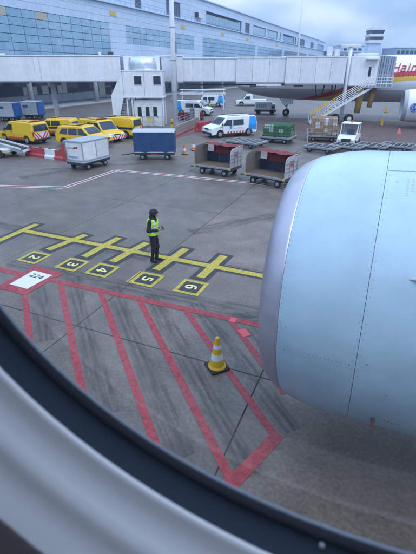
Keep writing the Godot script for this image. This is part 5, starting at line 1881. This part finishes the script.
func net(t: Node3D, size: Vector3, y: float, step: float, m: Material) -> void:
	var s := S()
	var h := size / 2 + Vector3(0.02, 0.0, 0.02)
	var x := -h.x
	while x <= h.x + 0.01:
		for sd in [-1, 1]: cyl(s, Vector3(x, y, sd * (h.z + 0.02)), Vector3(x * 0.95, y + size.y + 0.02, sd * h.z * 0.95), 0.014, 0.014, 4)
		cyl(s, Vector3(x * 0.95, y + size.y + 0.025, -h.z * 0.95), Vector3(x * 0.95, y + size.y + 0.025, h.z * 0.95), 0.014, 0.014, 4)
		x += step
	var z := -h.z
	while z <= h.z + 0.01:
		for sd in [-1, 1]: cyl(s, Vector3(sd * (h.x + 0.02), y, z), Vector3(sd * h.x * 0.95, y + size.y + 0.02, z * 0.95), 0.014, 0.014, 4)
		cyl(s, Vector3(-h.x * 0.95, y + size.y + 0.025, z * 0.95), Vector3(h.x * 0.95, y + size.y + 0.025, z * 0.95), 0.014, 0.014, 4)
		z += step
	var yy := step * 0.6
	while yy < size.y:
		var f := lerpf(1.0, 0.95, yy / size.y) * 1.005
		for sd in [-1, 1]:
			cyl(s, Vector3(-h.x * f, y + yy, sd * (h.z * f + 0.02)), Vector3(h.x * f, y + yy, sd * (h.z * f + 0.02)), 0.014, 0.014, 4)
			cyl(s, Vector3(sd * (h.x * f + 0.02), y + yy, -h.z * f), Vector3(sd * (h.x * f + 0.02), y + yy, h.z * f), 0.014, 0.014, 4)
		yy += step
	put(s, "cargo_net", m, t)

func build_carts() -> void:
	open_cart("open baggage cart with red canvas beside the small orange cones", Vector3(0.62, 0, -24.35), deg_to_rad(-32))
	open_cart("open baggage cart with red canvas beside the pale blue engine", Vector3(3.45, 0, -21.95), deg_to_rad(-39))
	# coupling bar between the two is the rear cart's tow bar
	# white container on a trolley
	var t := thing("container_trolley", "white cargo container with grey frame on a low trolley", "container", Vector3(-7.62, 0, -26.2), deg_to_rad(61))
	running_gear(t, 2.45, 1.5, 0.48, 0.0)
	var s := S()
	slab(s, -1.28, 1.28, 0.48, 0.56, -0.82, 0.82, 0.02)
	put(s, "trolley_deck", M.steel, t)
	s = S()
	slab(s, -1.15, 1.15, 0.58, 1.72, -0.7, 0.7)
	put(s, "core", M.steel, t)
	for i in 2:
		for sd in [-1, 1]:
			s = S()
			slab(s, -1.12 + 1.14 * i, -0.02 + 1.14 * i - 0.0, 0.64, 1.66, sd * 0.69, sd * 0.72, 0.012)
			put(s, "side_panel", M.dirty_white if i else M.white, t)
	for sd in [-1, 1]:
		s = S()
		slab(s, sd * 1.14, sd * 1.17, 0.64, 1.66, -0.66, 0.66, 0.012)
		var ep := put(s, "end_panel", M.white, t)
		s = S()
		slab(s, sd * 1.17, sd * 1.176, 1.28, 1.36, -0.5, 0.05)
		slab(s, sd * 1.17, sd * 1.176, 0.72, 0.86, -0.5, 0.25)
		put(s, "printed_code", M.louvre, ep)
		s = S()
		prism(s, PackedVector2Array([Vector2(-0.1, 1.28), Vector2(0.3, 1.3), Vector2(0.38, 1.42), Vector2(0.05, 1.4)]), 0.0, 0.006, Transform3D(Basis(Vector3(0, 0, 1), Vector3.UP, Vector3(sd, 0, 0)), Vector3(sd * 1.17, 0, 0)))
		put(s, "red_logo", M.chevron_red, ep)
	s = S()
	for x in [-1.16, -0.0, 1.16]:
		for z in [-0.71, 0.71]: slab(s, x - 0.03, x + 0.03, 0.58, 1.72, z - 0.025, z + 0.025, 0.008)
	for y in [0.6, 1.7]:
		for z in [-0.71, 0.71]: slab(s, -1.19, 1.19, y - 0.035, y + 0.035, z - 0.028, z + 0.028, 0.008)
		for x in [-1.17, 1.17]: slab(s, x - 0.028, x + 0.028, y - 0.033, y + 0.033, -0.735, 0.735, 0.008)
	put(s, "frame_rail", M.alu, t)
	s = S()
	slab(s, -1.15, 1.15, 1.73, 1.76, -0.7, 0.7, 0.01)
	put(s, "roof_sheet", M.alu, t)
	s = S()
	slab(s, -1.34, -1.24, 0.5, 1.62, -0.86, -0.74, 0.01)
	slab(s, -1.36, -1.3, 0.5, 1.5, -0.74, -0.62, 0.01)
	put(s, "red_flap", M.red_plastic, t)
	# blue covered cart
	t = thing("covered_cart", "baggage cart closed by dark blue canvas sides", "baggage cart", Vector3(-3.68, 0, -29.0), 0.0)
	running_gear(t, 2.75, 1.5, 0.48, 0.95)
	s = S()
	slab(s, -1.38, 1.38, 0.48, 0.56, -0.78, 0.78, 0.02)
	put(s, "deck", M.steel, t)
	s = S(true)
	for sd in [1.0, -1.0]:
		for i in 40:
			for k in 8:
				var v := []
				for c in [[i, k], [i + 1, k], [i + 1, k + 1], [i, k + 1]]:
					var x := lerpf(-1.38, 1.38, c[0] / 40.0)
					var y := lerpf(0.5, 1.8, c[1] / 8.0)
					v.append(Vector3(x, y, sd * (0.76 + 0.012 * sin(x * 9.0 + y) + 0.014 * sin(x * 4.3 - y * 3.0))))
				qout(s, v[0], v[1], v[2], v[3], Vector3(v[0].x, 1.2, 0))
	put(s, "canvas_side", M.cart_blue, t)
	s = S()
	slab(s, -1.39, -1.35, 0.5, 1.8, -0.76, 0.76)
	slab(s, 1.35, 1.39, 0.5, 1.8, -0.76, 0.76)
	put(s, "canvas_end", M.cart_blue, t)
	s = S()
	prism(s, PackedVector2Array([Vector2(-0.8, 1.8), Vector2(0.8, 1.8), Vector2(0.78, 1.87), Vector2(0.3, 1.96), Vector2(-0.3, 1.96), Vector2(-0.78, 1.87)]), -1.42, 1.42, Transform3D(Basis(Vector3(0, 0, -1), Vector3.UP, Vector3(1, 0, 0)), Vector3.ZERO))
	put(s, "roof", M.alu, t)
	s = S()
	for x in [-1.4, 1.36]: slab(s, x, x + 0.06, 0.42, 0.55, 0.76, 0.82, 0.01)
	slab(s, -0.25, 0.2, 0.34, 0.44, 0.72, 0.76)
	put(s, "red_marker", M.red_plastic, t)
	# loaded pallet dollies
	t = dolly("pallet_dolly", "pallet dolly loaded with crates under a green net", Vector3(6.07, 0, -36.1), deg_to_rad(-27), 2.6, 2.0, 0.5, 0.0)
	heap(t, "wrapped_crate", [M.green_net, M.green_net, M.wrap_white, M.green_net], 5, 3, 4, Vector3(2.2, 0.9, 1.75), 0.55, 0.01)
	net(t, Vector3(2.2, 0.9, 1.75), 0.55, 0.22, M.green_net)
	t = dolly("pallet_dolly", "pallet dolly stacked with netted brown cartons", Vector3(10.1, 0, -37.0), deg_to_rad(-15), 2.5, 2.0, 0.5, 0.0)
	heap(t, "carton", [M.carton, M.carton2, M.carton, M.dirty_white], 6, 5, 5, Vector3(2.2, 1.34, 1.75), 0.55, 0.015)
	net(t, Vector3(2.2, 1.34, 1.75), 0.55, 0.3, M.carton)
	# empty roller dollies
	dolly("roller_dolly", "empty low roller dolly between white van and baggage carts", Vector3(3.15, 0, -34.0), deg_to_rad(-38), 2.9, 1.9, 0.42, 0.8)
	var g := "row of empty roller dollies"
	var rows := [[322, 151.5, -38.0], [347, 150.5, -38.0], [372, 150.0, -38.0], [397, 150.0, -38.0]]
	var names := ["empty roller dolly with upright tow bar, first of the row", "second empty roller dolly from the upright tow bar", "third empty roller dolly from the upright tow bar", "empty roller dolly at the end of the row, farthest from the upright tow bar"]
	for i in 4: dolly("roller_dolly", names[i], gp(rows[i][0], rows[i][1]), deg_to_rad(rows[i][2]), 2.3, 1.7, 0.4, 0.0, g)
	t = get_node("roller_dolly_001")
	s = S()
	cyl(s, Vector3(-1.25, 0.35, 0), Vector3(-1.4, 1.55, 0), 0.04, 0.04, 8)
	cyl(s, Vector3(-1.4, 1.5, -0.12), Vector3(-1.4, 1.5, 0.12), 0.03, 0.03, 8)
	put(s, "upright_tow_bar", M.alu, t)
	# blue and white containers by the pier
	var c1 := sv(-21.6, -48.6)
	for i in 2:
		var at: Vector3 = [gp(8, 121.3) + Vector3(0, 0, -0.9), gp(32, 119.3) + Vector3(0, 0, -0.9)][i]
		t = thing("cargo_container", ["white cargo container with blue end, nearer the walkway canopy", "white cargo container with blue end, beside the pier column"][i], "container", at, deg_to_rad(-8), "blue and white containers by the pier")
		running_gear(t, 2.2, 1.5, 0.45, 0.0)
		s = S()
		slab(s, -1.15, 1.0, 0.48, 2.0, -0.78, 0.78, 0.03)
		put(s, "body", M.white, t)
		s = S()
		slab(s, 1.0, 1.16, 0.48, 2.0, -0.8, 0.8, 0.02)
		put(s, "blue_end", M.crate_blue, t)
		s = S()
		slab(s, -1.17, 1.02, 1.98, 2.05, -0.8, 0.8, 0.01)
		put(s, "roof", M.dirty_white, t)
		s = S()
		slab(s, -0.9, -0.2, 1.35, 1.65, 0.78, 0.79)
		put(s, "blue_print", M.crate_blue, t)

func cone(called: String, label: String, at: Vector3, h: float, main: Material, alt: Material, foot: Material, group := "") -> Node3D:
	var t := thing(called, label, "cone", at, rng.randf() * 0.0 + 0.45, group)
	var s := S()
	box(s, Vector3(0, 0.03, 0), Vector3(0.43, 0.05, 0.43) * h / 0.78, 0.015)
	put(s, "base", foot, t)
	var f := func(y): return lerpf(0.175, 0.045, y) * h / 0.78
	var bands := [[0.06, 0.36, main], [0.36, 0.58, alt], [0.58, 0.76, main], [0.76, 0.9, alt], [0.9, 1.12, main]]
	if called != "traffic_cone": bands = [[0.06, 0.4, main], [0.4, 0.75, alt], [0.75, 1.1, main]]
	for b in bands:
		s = S(true)
		var y0: float = b[0] / 1.12 * h
		var y1: float = b[1] / 1.12 * h
		revolve(s, Vector3.ZERO, Vector3.UP + Vector3(0.0001, 0, 0), [[y0, f.call(y0 / h)], [y1, f.call(y1 / h)]], 28)
		put(s, "body" if b[2] == main else "reflective_band", b[2], t)
	s = S(true)
	revolve(s, Vector3.ZERO, Vector3.UP + Vector3(0.0001, 0, 0), [[h, f.call(1.0)], [h + 0.012, f.call(1.0) * 0.8], [h + 0.015, 0.0]], 20)
	revolve(s, Vector3.ZERO, Vector3.UP + Vector3(0.0001, 0, 0), [[0.05, 0.198 * h / 0.78], [0.08, 0.185 * h / 0.78], [0.1, f.call(0.1)]], 28)
	put(s, "rim", main, t)
	return t
func build_small_things() -> void:
	cone("traffic_cone", "yellow and white traffic cone on black base, on the red hatching", gp(217, 367.2), 0.76, M.cone_yellow, M.cone_white, M.rubber)
	cone("small_cone", "small orange and white cone standing left of the open carts", gp(184.5, 154.5), 0.7, M.orange, M.cone_white, M.rubber)
	cone("small_cone", "small orange and white cone set close to the cart's end panel", gp(193.5, 150.5), 0.7, M.orange, M.cone_white, M.rubber)
	var g := "yellow cones round the parked airliner"
	cone("small_cone", "small yellow cone on the red surfacing before the parked engine", gp(381.5, 125.5), 0.75, M.cone_yellow, M.cone_yellow, M.rubber, g)
	cone("small_cone", "small yellow cone under the belly of the parked airliner", gp(386, 112.5), 0.8, M.cone_yellow, M.cone_yellow, M.rubber, g)
	var t := thing("red_cone", "small red cone beside the parked airliner's engine", "cone", gp(398.5, 134), 0.0)
	var s := S(true)
	revolve(s, Vector3.ZERO, Vector3(0.0001, 1, 0), [[0.0, 0.26], [0.05, 0.25], [0.06, 0.2], [0.55, 0.05], [0.56, 0.0]], 20)
	put(s, "body", M.fresh_red, t)
	# red and white barrier blocks
	var a := gp(28, 155)
	var b := gp(67, 160.5)
	var names := [["red", "red plastic barrier block beside the belt loader"], ["red", "red plastic barrier block next to the white block"], ["white", "white plastic barrier block between two red ones"], ["red", "red plastic barrier block behind the container trolley"]]
	for i in 4:
		var c: Vector3 = a.lerp(b, (i + 0.5) / 4.0)
		t = thing("barrier_block", names[i][1], "barrier", c, heading(a, b), "red and white barrier blocks")
		s = S()
		var hl := (b - a).length() / 8 - 0.01
		prism(s, PackedVector2Array([Vector2(-0.22, 0), Vector2(0.22, 0), Vector2(0.22, 0.14), Vector2(0.12, 0.25), Vector2(0.09, 0.62), Vector2(-0.09, 0.62), Vector2(-0.12, 0.25), Vector2(-0.22, 0.14)]), -hl, hl, Transform3D(Basis(Vector3(0, 0, -1), Vector3.UP, Vector3(1, 0, 0)), Vector3.ZERO))
		put(s, "body", M.red_plastic if names[i][0] == "red" else M.dirty_white, t)
		s = S()
		slab(s, -0.12, 0.12, 0.62, 0.68, -0.05, 0.05, 0.01)
		put(s, "lug", M.plastic, t)
	# belt loader end at the left edge
	t = thing("belt_loader", "grey and white belt loader with yellow hoops and striped bumper", "belt loader", gp(12, 157.5) + Vector3(-0.9, 0, -0.6), deg_to_rad(-12))
	s = S()
	slab(s, -2.6, 1.0, 0.35, 0.62, -0.8, 0.8, 0.04)
	slab(s, -2.6, -0.6, 0.62, 0.95, -0.8, 0.8, 0.05)
	put(s, "chassis", M.dirty_white, t)
	s = S()
	prism(s, PackedVector2Array([Vector2(-1.6, 1.2), Vector2(-1.6, 1.05), Vector2(1.75, 0.34), Vector2(2.05, 0.4), Vector2(1.95, 0.55)]), -0.42, 0.42)
	put(s, "conveyor_frame", M.alu, t)
	s = S()
	bar(s, Vector3(-1.55, 1.22, 0), Vector3(1.95, 0.57, 0), 0.7, 0.03)
	put(s, "belt", M.rubber, t)
	for z in [-0.46, 0.46]:
		s = S()
		bar(s, Vector3(-1.5, 1.35, z), Vector3(1.9, 0.62, z), 0.05, 0.1)
		put(s, "side_rail", M.white, t)
		s = S()
		tube(s, [Vector3(-0.9, 0.9, z * 1.6), Vector3(-0.9, 1.65, z * 1.6), Vector3(-0.4, 1.65, z * 1.6), Vector3(-0.3, 0.9, z * 1.6)], 0.03, 8)
		put(s, "hoop", M.cone_yellow, t)
	for x in [-1.9, 0.4]:
		for z in [-0.72, 0.72]:
			s = S(true)
			wheel(s, Vector3(x, 0.3, z), 0.3, 0.2)
			put(s, "wheel", M.rubber, t)
	s = S()
	for i in 8: slab(s, 0.1 + 0.12 * i, 0.18 + 0.12 * i, 0.36, 0.5, 0.8, 0.812)
	put(s, "hazard_stripes", M.cone_yellow, t)
	s = S(true)
	cyl(s, Vector3(-1.0, 0.95, 0.5), Vector3(-1.0, 1.3, 0.5), 0.16, 0.13, 14)
	put(s, "hose_reel", M.cone_yellow, t)
	# low brick wall with fence, cabinets, plastic barriers by the mast
	var w0 := gp(174, 137)
	var w1 := gp(199, 125.5)
	t = thing("low_wall", "low brown block wall with red foot beside the white mast", "wall", w0, heading(w0, w1))
	var wl := (w1 - w0).length()
	var n := 14
	for r in 3:
		for i in n:
			s = S()
			var off := 0.5 if r % 2 else 0.0
			var x0 := clampf((i + off - 0.5) * wl / n, 0, wl)
			var x1 := clampf((i + off + 0.5) * wl / n, 0, wl)
			if x1 - x0 < 0.05: continue
			slab(s, x0 + 0.01, x1 - 0.01, 0.12 + 0.27 * r, 0.12 + 0.27 * (r + 1) - 0.015, -0.12 + rng.randf_range(-0.006, 0.006), 0.12 + rng.randf_range(-0.006, 0.006), 0.012)
			put(s, "block", M.pavers, t)
	s = S()
	slab(s, 0, wl, 0, 0.12, -0.16, 0.16, 0.02)
	put(s, "red_foot", M.red_plastic, t)
	s = S()
	for i in 6: cyl(s, Vector3(wl * i / 5.0, 0.9, 0), Vector3(wl * i / 5.0, 1.6, 0), 0.025, 0.025, 6)
	for y in [1.1, 1.35, 1.6]: cyl(s, Vector3(0, y, 0), Vector3(wl, y, 0), 0.02, 0.02, 6)
	put(s, "railing", M.steel, t)
	t = thing("yellow_post", "short yellow post with dark band before the white mast", "post", gp(172.3, 131.5))
	s = S()
	slab(s, -0.13, 0.13, 0, 1.15, -0.13, 0.13, 0.02)
	put(s, "post", M.cone_yellow, t)
	s = S()
	slab(s, -0.135, 0.135, 0.75, 0.9, -0.135, 0.135)
	put(s, "dark_band", M.dark_steel, t)
	s = S()
	slab(s, -0.3, 0.3, 0.0, 0.06, -0.3, 0.3, 0.02)
	put(s, "foot", M.column, t)
	var bl := ["red plastic barrier at the nose of the white van", "red plastic barrier against the brown block wall", "long red barrier before the van behind the wall"]
	var bp := [gp(206, 130.5), gp(200.5, 131.5), gp(190, 119.5)]
	for i in 3:
		t = thing("plastic_barrier", bl[i], "barrier", bp[i], deg_to_rad([60, 20, 4][i]), "red plastic barriers by the wall")
		s = S()
		var hl: float = [1.3, 0.5, 1.7][i]
		prism(s, PackedVector2Array([Vector2(-0.25, 0), Vector2(0.25, 0), Vector2(0.25, 0.15), Vector2(0.1, 0.3), Vector2(0.08, 0.85), Vector2(-0.08, 0.85), Vector2(-0.1, 0.3), Vector2(-0.25, 0.15)]), -hl, hl, Transform3D(Basis(Vector3(0, 0, -1), Vector3.UP, Vector3(1, 0, 0)), Vector3.ZERO))
		put(s, "body", M.red_plastic, t)
		s = S()
		for x in [-hl * 0.5, hl * 0.5]: slab(s, x - 0.1, x + 0.1, 0.84, 0.9, -0.05, 0.05, 0.01)
		put(s, "lug", M.red_plastic, t)
	var cl := ["white utility cabinet at the end of the block wall", "grey utility cabinet beside the white one"]
	for i in 2:
		t = thing("utility_cabinet", cl[i], "cabinet", [gp(197, 121.5), gp(193, 121)][i], 0.1, "cabinets by the block wall")
		s = S()
		slab(s, -0.32, 0.32, 0.08, 1.45, -0.25, 0.25, 0.02)
		put(s, "body", M.dirty_white if i == 0 else M.alu, t)
		s = S()
		slab(s, -0.36, 0.36, 0, 0.08, -0.28, 0.28, 0.01)
		put(s, "plinth", M.column, t)
		s = S()
		slab(s, -0.28, 0.28, 0.15, 1.4, 0.25, 0.27, 0.01)
		put(s, "door", M.white if i == 0 else M.steel, t)

# ---------- people ----------
func cap_d(p: Vector3, b: Array) -> float:       # tapered capsule [a, b, ra, rb]
	var a: Vector3 = b[0]
	var ab: Vector3 = b[1] - a
	var h := clampf((p - a).dot(ab) / maxf(ab.length_squared(), 1e-9), 0, 1)
	return (p - a - ab * h).length() - lerpf(b[2], b[3], h)
func blend(p: Vector3, bones: Array, k: float) -> float:
	var d := 9.0
	for b in bones:
		var e := cap_d(p, b)
		if e > d + k: continue
		var h := clampf(0.5 + 0.5 * (d - e) / k, 0, 1)
		d = lerpf(d, e, h) - k * h * (1 - h)
	return d
func nets(s: SurfaceTool, f: Callable, lo: Vector3, hi: Vector3, cell: float, tint = null) -> void:
	var n := Vector3i(int(ceil((hi.x - lo.x) / cell)) + 1, int(ceil((hi.y - lo.y) / cell)) + 1, int(ceil((hi.z - lo.z) / cell)) + 1)
	var V := PackedFloat32Array()
	V.resize(n.x * n.y * n.z)
	V.fill(1.0)
	var B := 5
	for bx in range(0, n.x, B):
		for by in range(0, n.y, B):
			for bz in range(0, n.z, B):
				var c := lo + Vector3(bx + 2, by + 2, bz + 2) * cell
				var d: float = f.call(c)
				var far := absf(d) > cell * 5.2
				for x in range(bx, mini(bx + B, n.x)):
					for y in range(by, mini(by + B, n.y)):
						for z in range(bz, mini(bz + B, n.z)):
							V[(x * n.y + y) * n.z + z] = d if far else f.call(lo + Vector3(x, y, z) * cell)
	var at := {}
	var E := [[0, 1], [2, 3], [4, 5], [6, 7], [0, 2], [1, 3], [4, 6], [5, 7], [0, 4], [1, 5], [2, 6], [3, 7]]
	for x in n.x - 1:
		for y in n.y - 1:
			for z in n.z - 1:
				var v := []
				var neg := 0
				for c in 8:
					var q := V[((x + (c & 1)) * n.y + y + ((c >> 1) & 1)) * n.z + z + (c >> 2)]
					v.append(q)
					if q < 0: neg += 1
				if neg == 0 or neg == 8: continue
				var sum := Vector3.ZERO
				var k := 0
				for e in E:
					if (v[e[0]] < 0) != (v[e[1]] < 0):
						var t: float = v[e[0]] / (v[e[0]] - v[e[1]])
						var a := Vector3(e[0] & 1, (e[0] >> 1) & 1, e[0] >> 2)
						var b := Vector3(e[1] & 1, (e[1] >> 1) & 1, e[1] >> 2)
						sum += a.lerp(b, t)
						k += 1
				at[(x * n.y + y) * n.z + z] = lo + (Vector3(x, y, z) + sum / k) * cell
	var put_v := func(i: int):
		var p: Vector3 = at[i]
		if tint != null: s.set_color(tint.call(p))
		s.add_vertex(p)
	for key in at:
		var i: int = key
		var z := i % n.z
		var y := (i / n.z) % n.y
		var x := i / (n.z * n.y)
		var v0 := V[i]
		for ax in 3:
			var st: int = [n.y * n.z, n.z, 1][ax]
			var u: int = [n.z, 1, n.y * n.z][ax]
			var w: int = [1, n.y * n.z, n.z][ax]
			var cu: int = [y, z, x][ax]
			var cw: int = [z, x, y][ax]
			if cu == 0 or cw == 0: continue
			var v1 := V[i + st]
			if (v0 < 0) == (v1 < 0): continue
			var q := [i, i - u, i - u - w, i - w]
			if not (at.has(q[1]) and at.has(q[2]) and at.has(q[3])): continue
			if v0 < 0: q = [q[0], q[3], q[2], q[1]]
			for t in [0, 1, 2, 0, 2, 3]: put_v.call(q[t])
var bones := []
var torso := []
func build_people() -> void:
	var t := thing("person", "person in black hooded jacket and yellow vest looking at a phone", "person", gp(155.5, 261.3), deg_to_rad(-18))
	var hand := Vector3(0.27, 1.17, 0.02)
	torso = [[Vector3(-0.01, 0.98, -0.06), Vector3(-0.01, 0.98, 0.06), 0.125, 0.125], [Vector3(-0.01, 1.0, 0), Vector3(-0.02, 1.34, 0), 0.13, 0.135], [Vector3(-0.02, 1.3, -0.08), Vector3(-0.02, 1.3, 0.08), 0.115, 0.115], [Vector3(-0.02, 1.41, -0.14), Vector3(-0.02, 1.41, 0.14), 0.07, 0.07]]
	bones = torso.duplicate()
	bones.append_array([
		[Vector3(-0.01, 1.42, 0), Vector3(0.03, 1.55, 0), 0.07, 0.06],
		[Vector3(-0.01, 0.93, -0.085), Vector3(0.05, 0.5, -0.09), 0.098, 0.07], [Vector3(0.05, 0.5, -0.09), Vector3(0.0, 0.1, -0.1), 0.068, 0.055],
		[Vector3(-0.01, 0.93, 0.085), Vector3(0.0, 0.5, 0.09), 0.098, 0.07], [Vector3(0.0, 0.5, 0.09), Vector3(-0.07, 0.1, 0.085), 0.068, 0.055],
		[Vector3(-0.02, 1.4, 0.185), Vector3(-0.06, 1.14, 0.235), 0.068, 0.056], [Vector3(-0.06, 1.14, 0.235), Vector3(0.19, 1.13, 0.1), 0.056, 0.042],
		[Vector3(-0.02, 1.4, -0.185), Vector3(-0.03, 1.13, -0.225), 0.068, 0.056], [Vector3(-0.03, 1.13, -0.225), Vector3(0.19, 1.12, -0.06), 0.056, 0.042]])
	var head := [[Vector3(0.055, 1.655, 0), Vector3(0.06, 1.64, 0), 0.093, 0.09], [Vector3(0.1, 1.58, 0), Vector3(0.11, 1.57, 0), 0.06, 0.05], [Vector3(0.155, 1.63, 0), Vector3(0.172, 1.6, 0), 0.012, 0.017]]
	var skin := Color(0.36, 0.2, 0.13)
	var cloth := Color(0.012, 0.014, 0.022)
	var s := S(true)
	var fold := FastNoiseLite.new()
	fold.seed = 4
	fold.frequency = 7.0
	fold.fractal_octaves = 2
	nets(s, func(p): return blend(p, bones, 0.05) - 0.012 * fold.get_noise_3d(p.x, p.y * 1.6, p.z), Vector3(-0.25, 0.0, -0.36), Vector3(0.32, 1.68, 0.36), 0.015, func(p): return cloth)
	nets(s, func(p): return blend(p, head, 0.03), Vector3(-0.06, 1.5, -0.12), Vector3(0.21, 1.78, 0.12), 0.009, func(p): return skin)
	# hands: palm and five fingers round the phone
	for sd in [1.0, -1.0]:
		var w := Vector3(0.19, 1.125, 0.1 if sd > 0 else -0.06)
		var palm := Vector3(0.26, 1.155, 0.045 if sd > 0 else -0.01)
		var f := [[w, palm, 0.032, 0.034]]
		for i in 4:
			var r := 0.009 + 0.0005 * (2 - absi(i - 1))
			var a := palm + Vector3(0.026, -0.012 + 0.017 * i - 0.012, -0.01 * sd)
			var len: float = [0.034, 0.04, 0.037, 0.028][i]
			var b := a + Vector3(len, 0.012, -0.012 * sd)
			f.append([a - Vector3(0.02, 0, 0), b, r + 0.001, r])
			f.append([b, b + Vector3(0.012, 0.022, -0.024 * sd), r, r - 0.0015])
		var th := palm + Vector3(-0.01, 0.026, -0.012 * sd)
		f.append([th, th + Vector3(0.03, 0.028, -0.008 * sd), 0.012, 0.0105])
		f.append([th + Vector3(0.03, 0.028, -0.008 * sd), th + Vector3(0.06, 0.03, -0.014 * sd), 0.0105, 0.009])
		nets(s, func(p): return blend(p, f, 0.008), Vector3(0.14, 1.06, -0.13), Vector3(0.39, 1.27, 0.17), 0.006, func(p): return skin)
	put(s, "body", M.body, t)
	# vest follows the torso, cut at neck, arms and hem
	s = S(true)
	nets(s, func(p):
		var d := blend(p, torso, 0.06) - 0.03 - 0.014 * fold.get_noise_3d(p.x, p.y * 1.2, p.z)
		d = maxf(d, maxf(0.95 - p.y, p.y - 1.47))
		d = maxf(d, absf(p.z) - 0.205 + 0.3 * maxf(0, p.y - 1.38))
		return maxf(d, -cap_d(p, [Vector3(0.02, 1.5, 0), Vector3(0.2, 1.36, 0), 0.09, 0.05])), Vector3(-0.24, 0.92, -0.26), Vector3(0.24, 1.5, 0.26), 0.014)
	put(s, "vest", M.vest, t)
	s = S(true)
	nets(s, func(p):
		var d := blend(p, torso, 0.06) - 0.035 - 0.014 * fold.get_noise_3d(p.x, p.y * 1.2, p.z)
		var band := minf(absf(p.y - 1.06) - 0.025, minf(absf(p.y - 1.2) - 0.025, maxf(absf(absf(p.z) - 0.12) - 0.025, 1.2 - p.y)))
		d = maxf(d, maxf(band, maxf(0.95 - p.y, p.y - 1.46)))
		d = maxf(d, absf(p.z) - 0.2)
		return maxf(d, -cap_d(p, [Vector3(0.02, 1.5, 0), Vector3(0.2, 1.36, 0), 0.1, 0.06])), Vector3(-0.24, 0.92, -0.26), Vector3(0.24, 1.5, 0.26), 0.012)
	put(s, "reflective_tape", M.reflective, t)
	s = S(true)
	var hb := [[Vector3(0.035, 1.66, 0), Vector3(0.05, 1.64, 0), 0.128, 0.122], [Vector3(-0.01, 1.52, 0), Vector3(0.01, 1.45, 0), 0.1, 0.12], [Vector3(0.1, 1.72, 0), Vector3(0.165, 1.68, 0), 0.06, 0.035]]
	nets(s, func(p): return maxf(blend(p, hb, 0.05), -cap_d(p, [Vector3(0.13, 1.615, 0), Vector3(0.3, 1.52, 0), 0.074, 0.1])), Vector3(-0.16, 1.32, -0.2), Vector3(0.24, 1.85, 0.2), 0.012)
	put(s, "hood", M.hood, t)
	for q in [[0.0, -0.1], [-0.07, 0.085]]:
		s = S(true)
		var sh := [[Vector3(q[0] - 0.02, 0.06, q[1]), Vector3(q[0] + 0.16, 0.045, q[1] * 1.1), 0.055, 0.042], [Vector3(q[0], 0.1, q[1]), Vector3(q[0], 0.13, q[1]), 0.06, 0.062]]
		nets(s, func(p): return maxf(blend(p, sh, 0.03), -p.y), Vector3(q[0] - 0.12, -0.02, q[1] - 0.12), Vector3(q[0] + 0.26, 0.24, q[1] + 0.12), 0.012)
		put(s, "shoe", M.shoe, t)
	# the phone is held, so a thing of its own
	var ph := thing("phone", "dark phone held up by the person in the yellow vest", "phone", t.transform * Vector3(0.335, 1.215, 0.012), t.rotation.y)
	s = S()
	box(s, Vector3.ZERO, Vector3(0.012, 0.15, 0.075), 0.005, Basis(Vector3(0, 0, 1), 0.75))
	put(s, "case", M.plastic, ph)
	s = S()
	box(s, Vector3(-0.0065, 0.0, 0).rotated(Vector3(0, 0, 1), 0.75), Vector3(0.002, 0.14, 0.067), 0.0005, Basis(Vector3(0, 0, 1), 0.75))
	put(s, "screen", M.dark_glass, ph)
	copy_of(t, "worker in yellow vest standing beside the van behind the wall", gp(209.5, 114.0), deg_to_rad(-60))
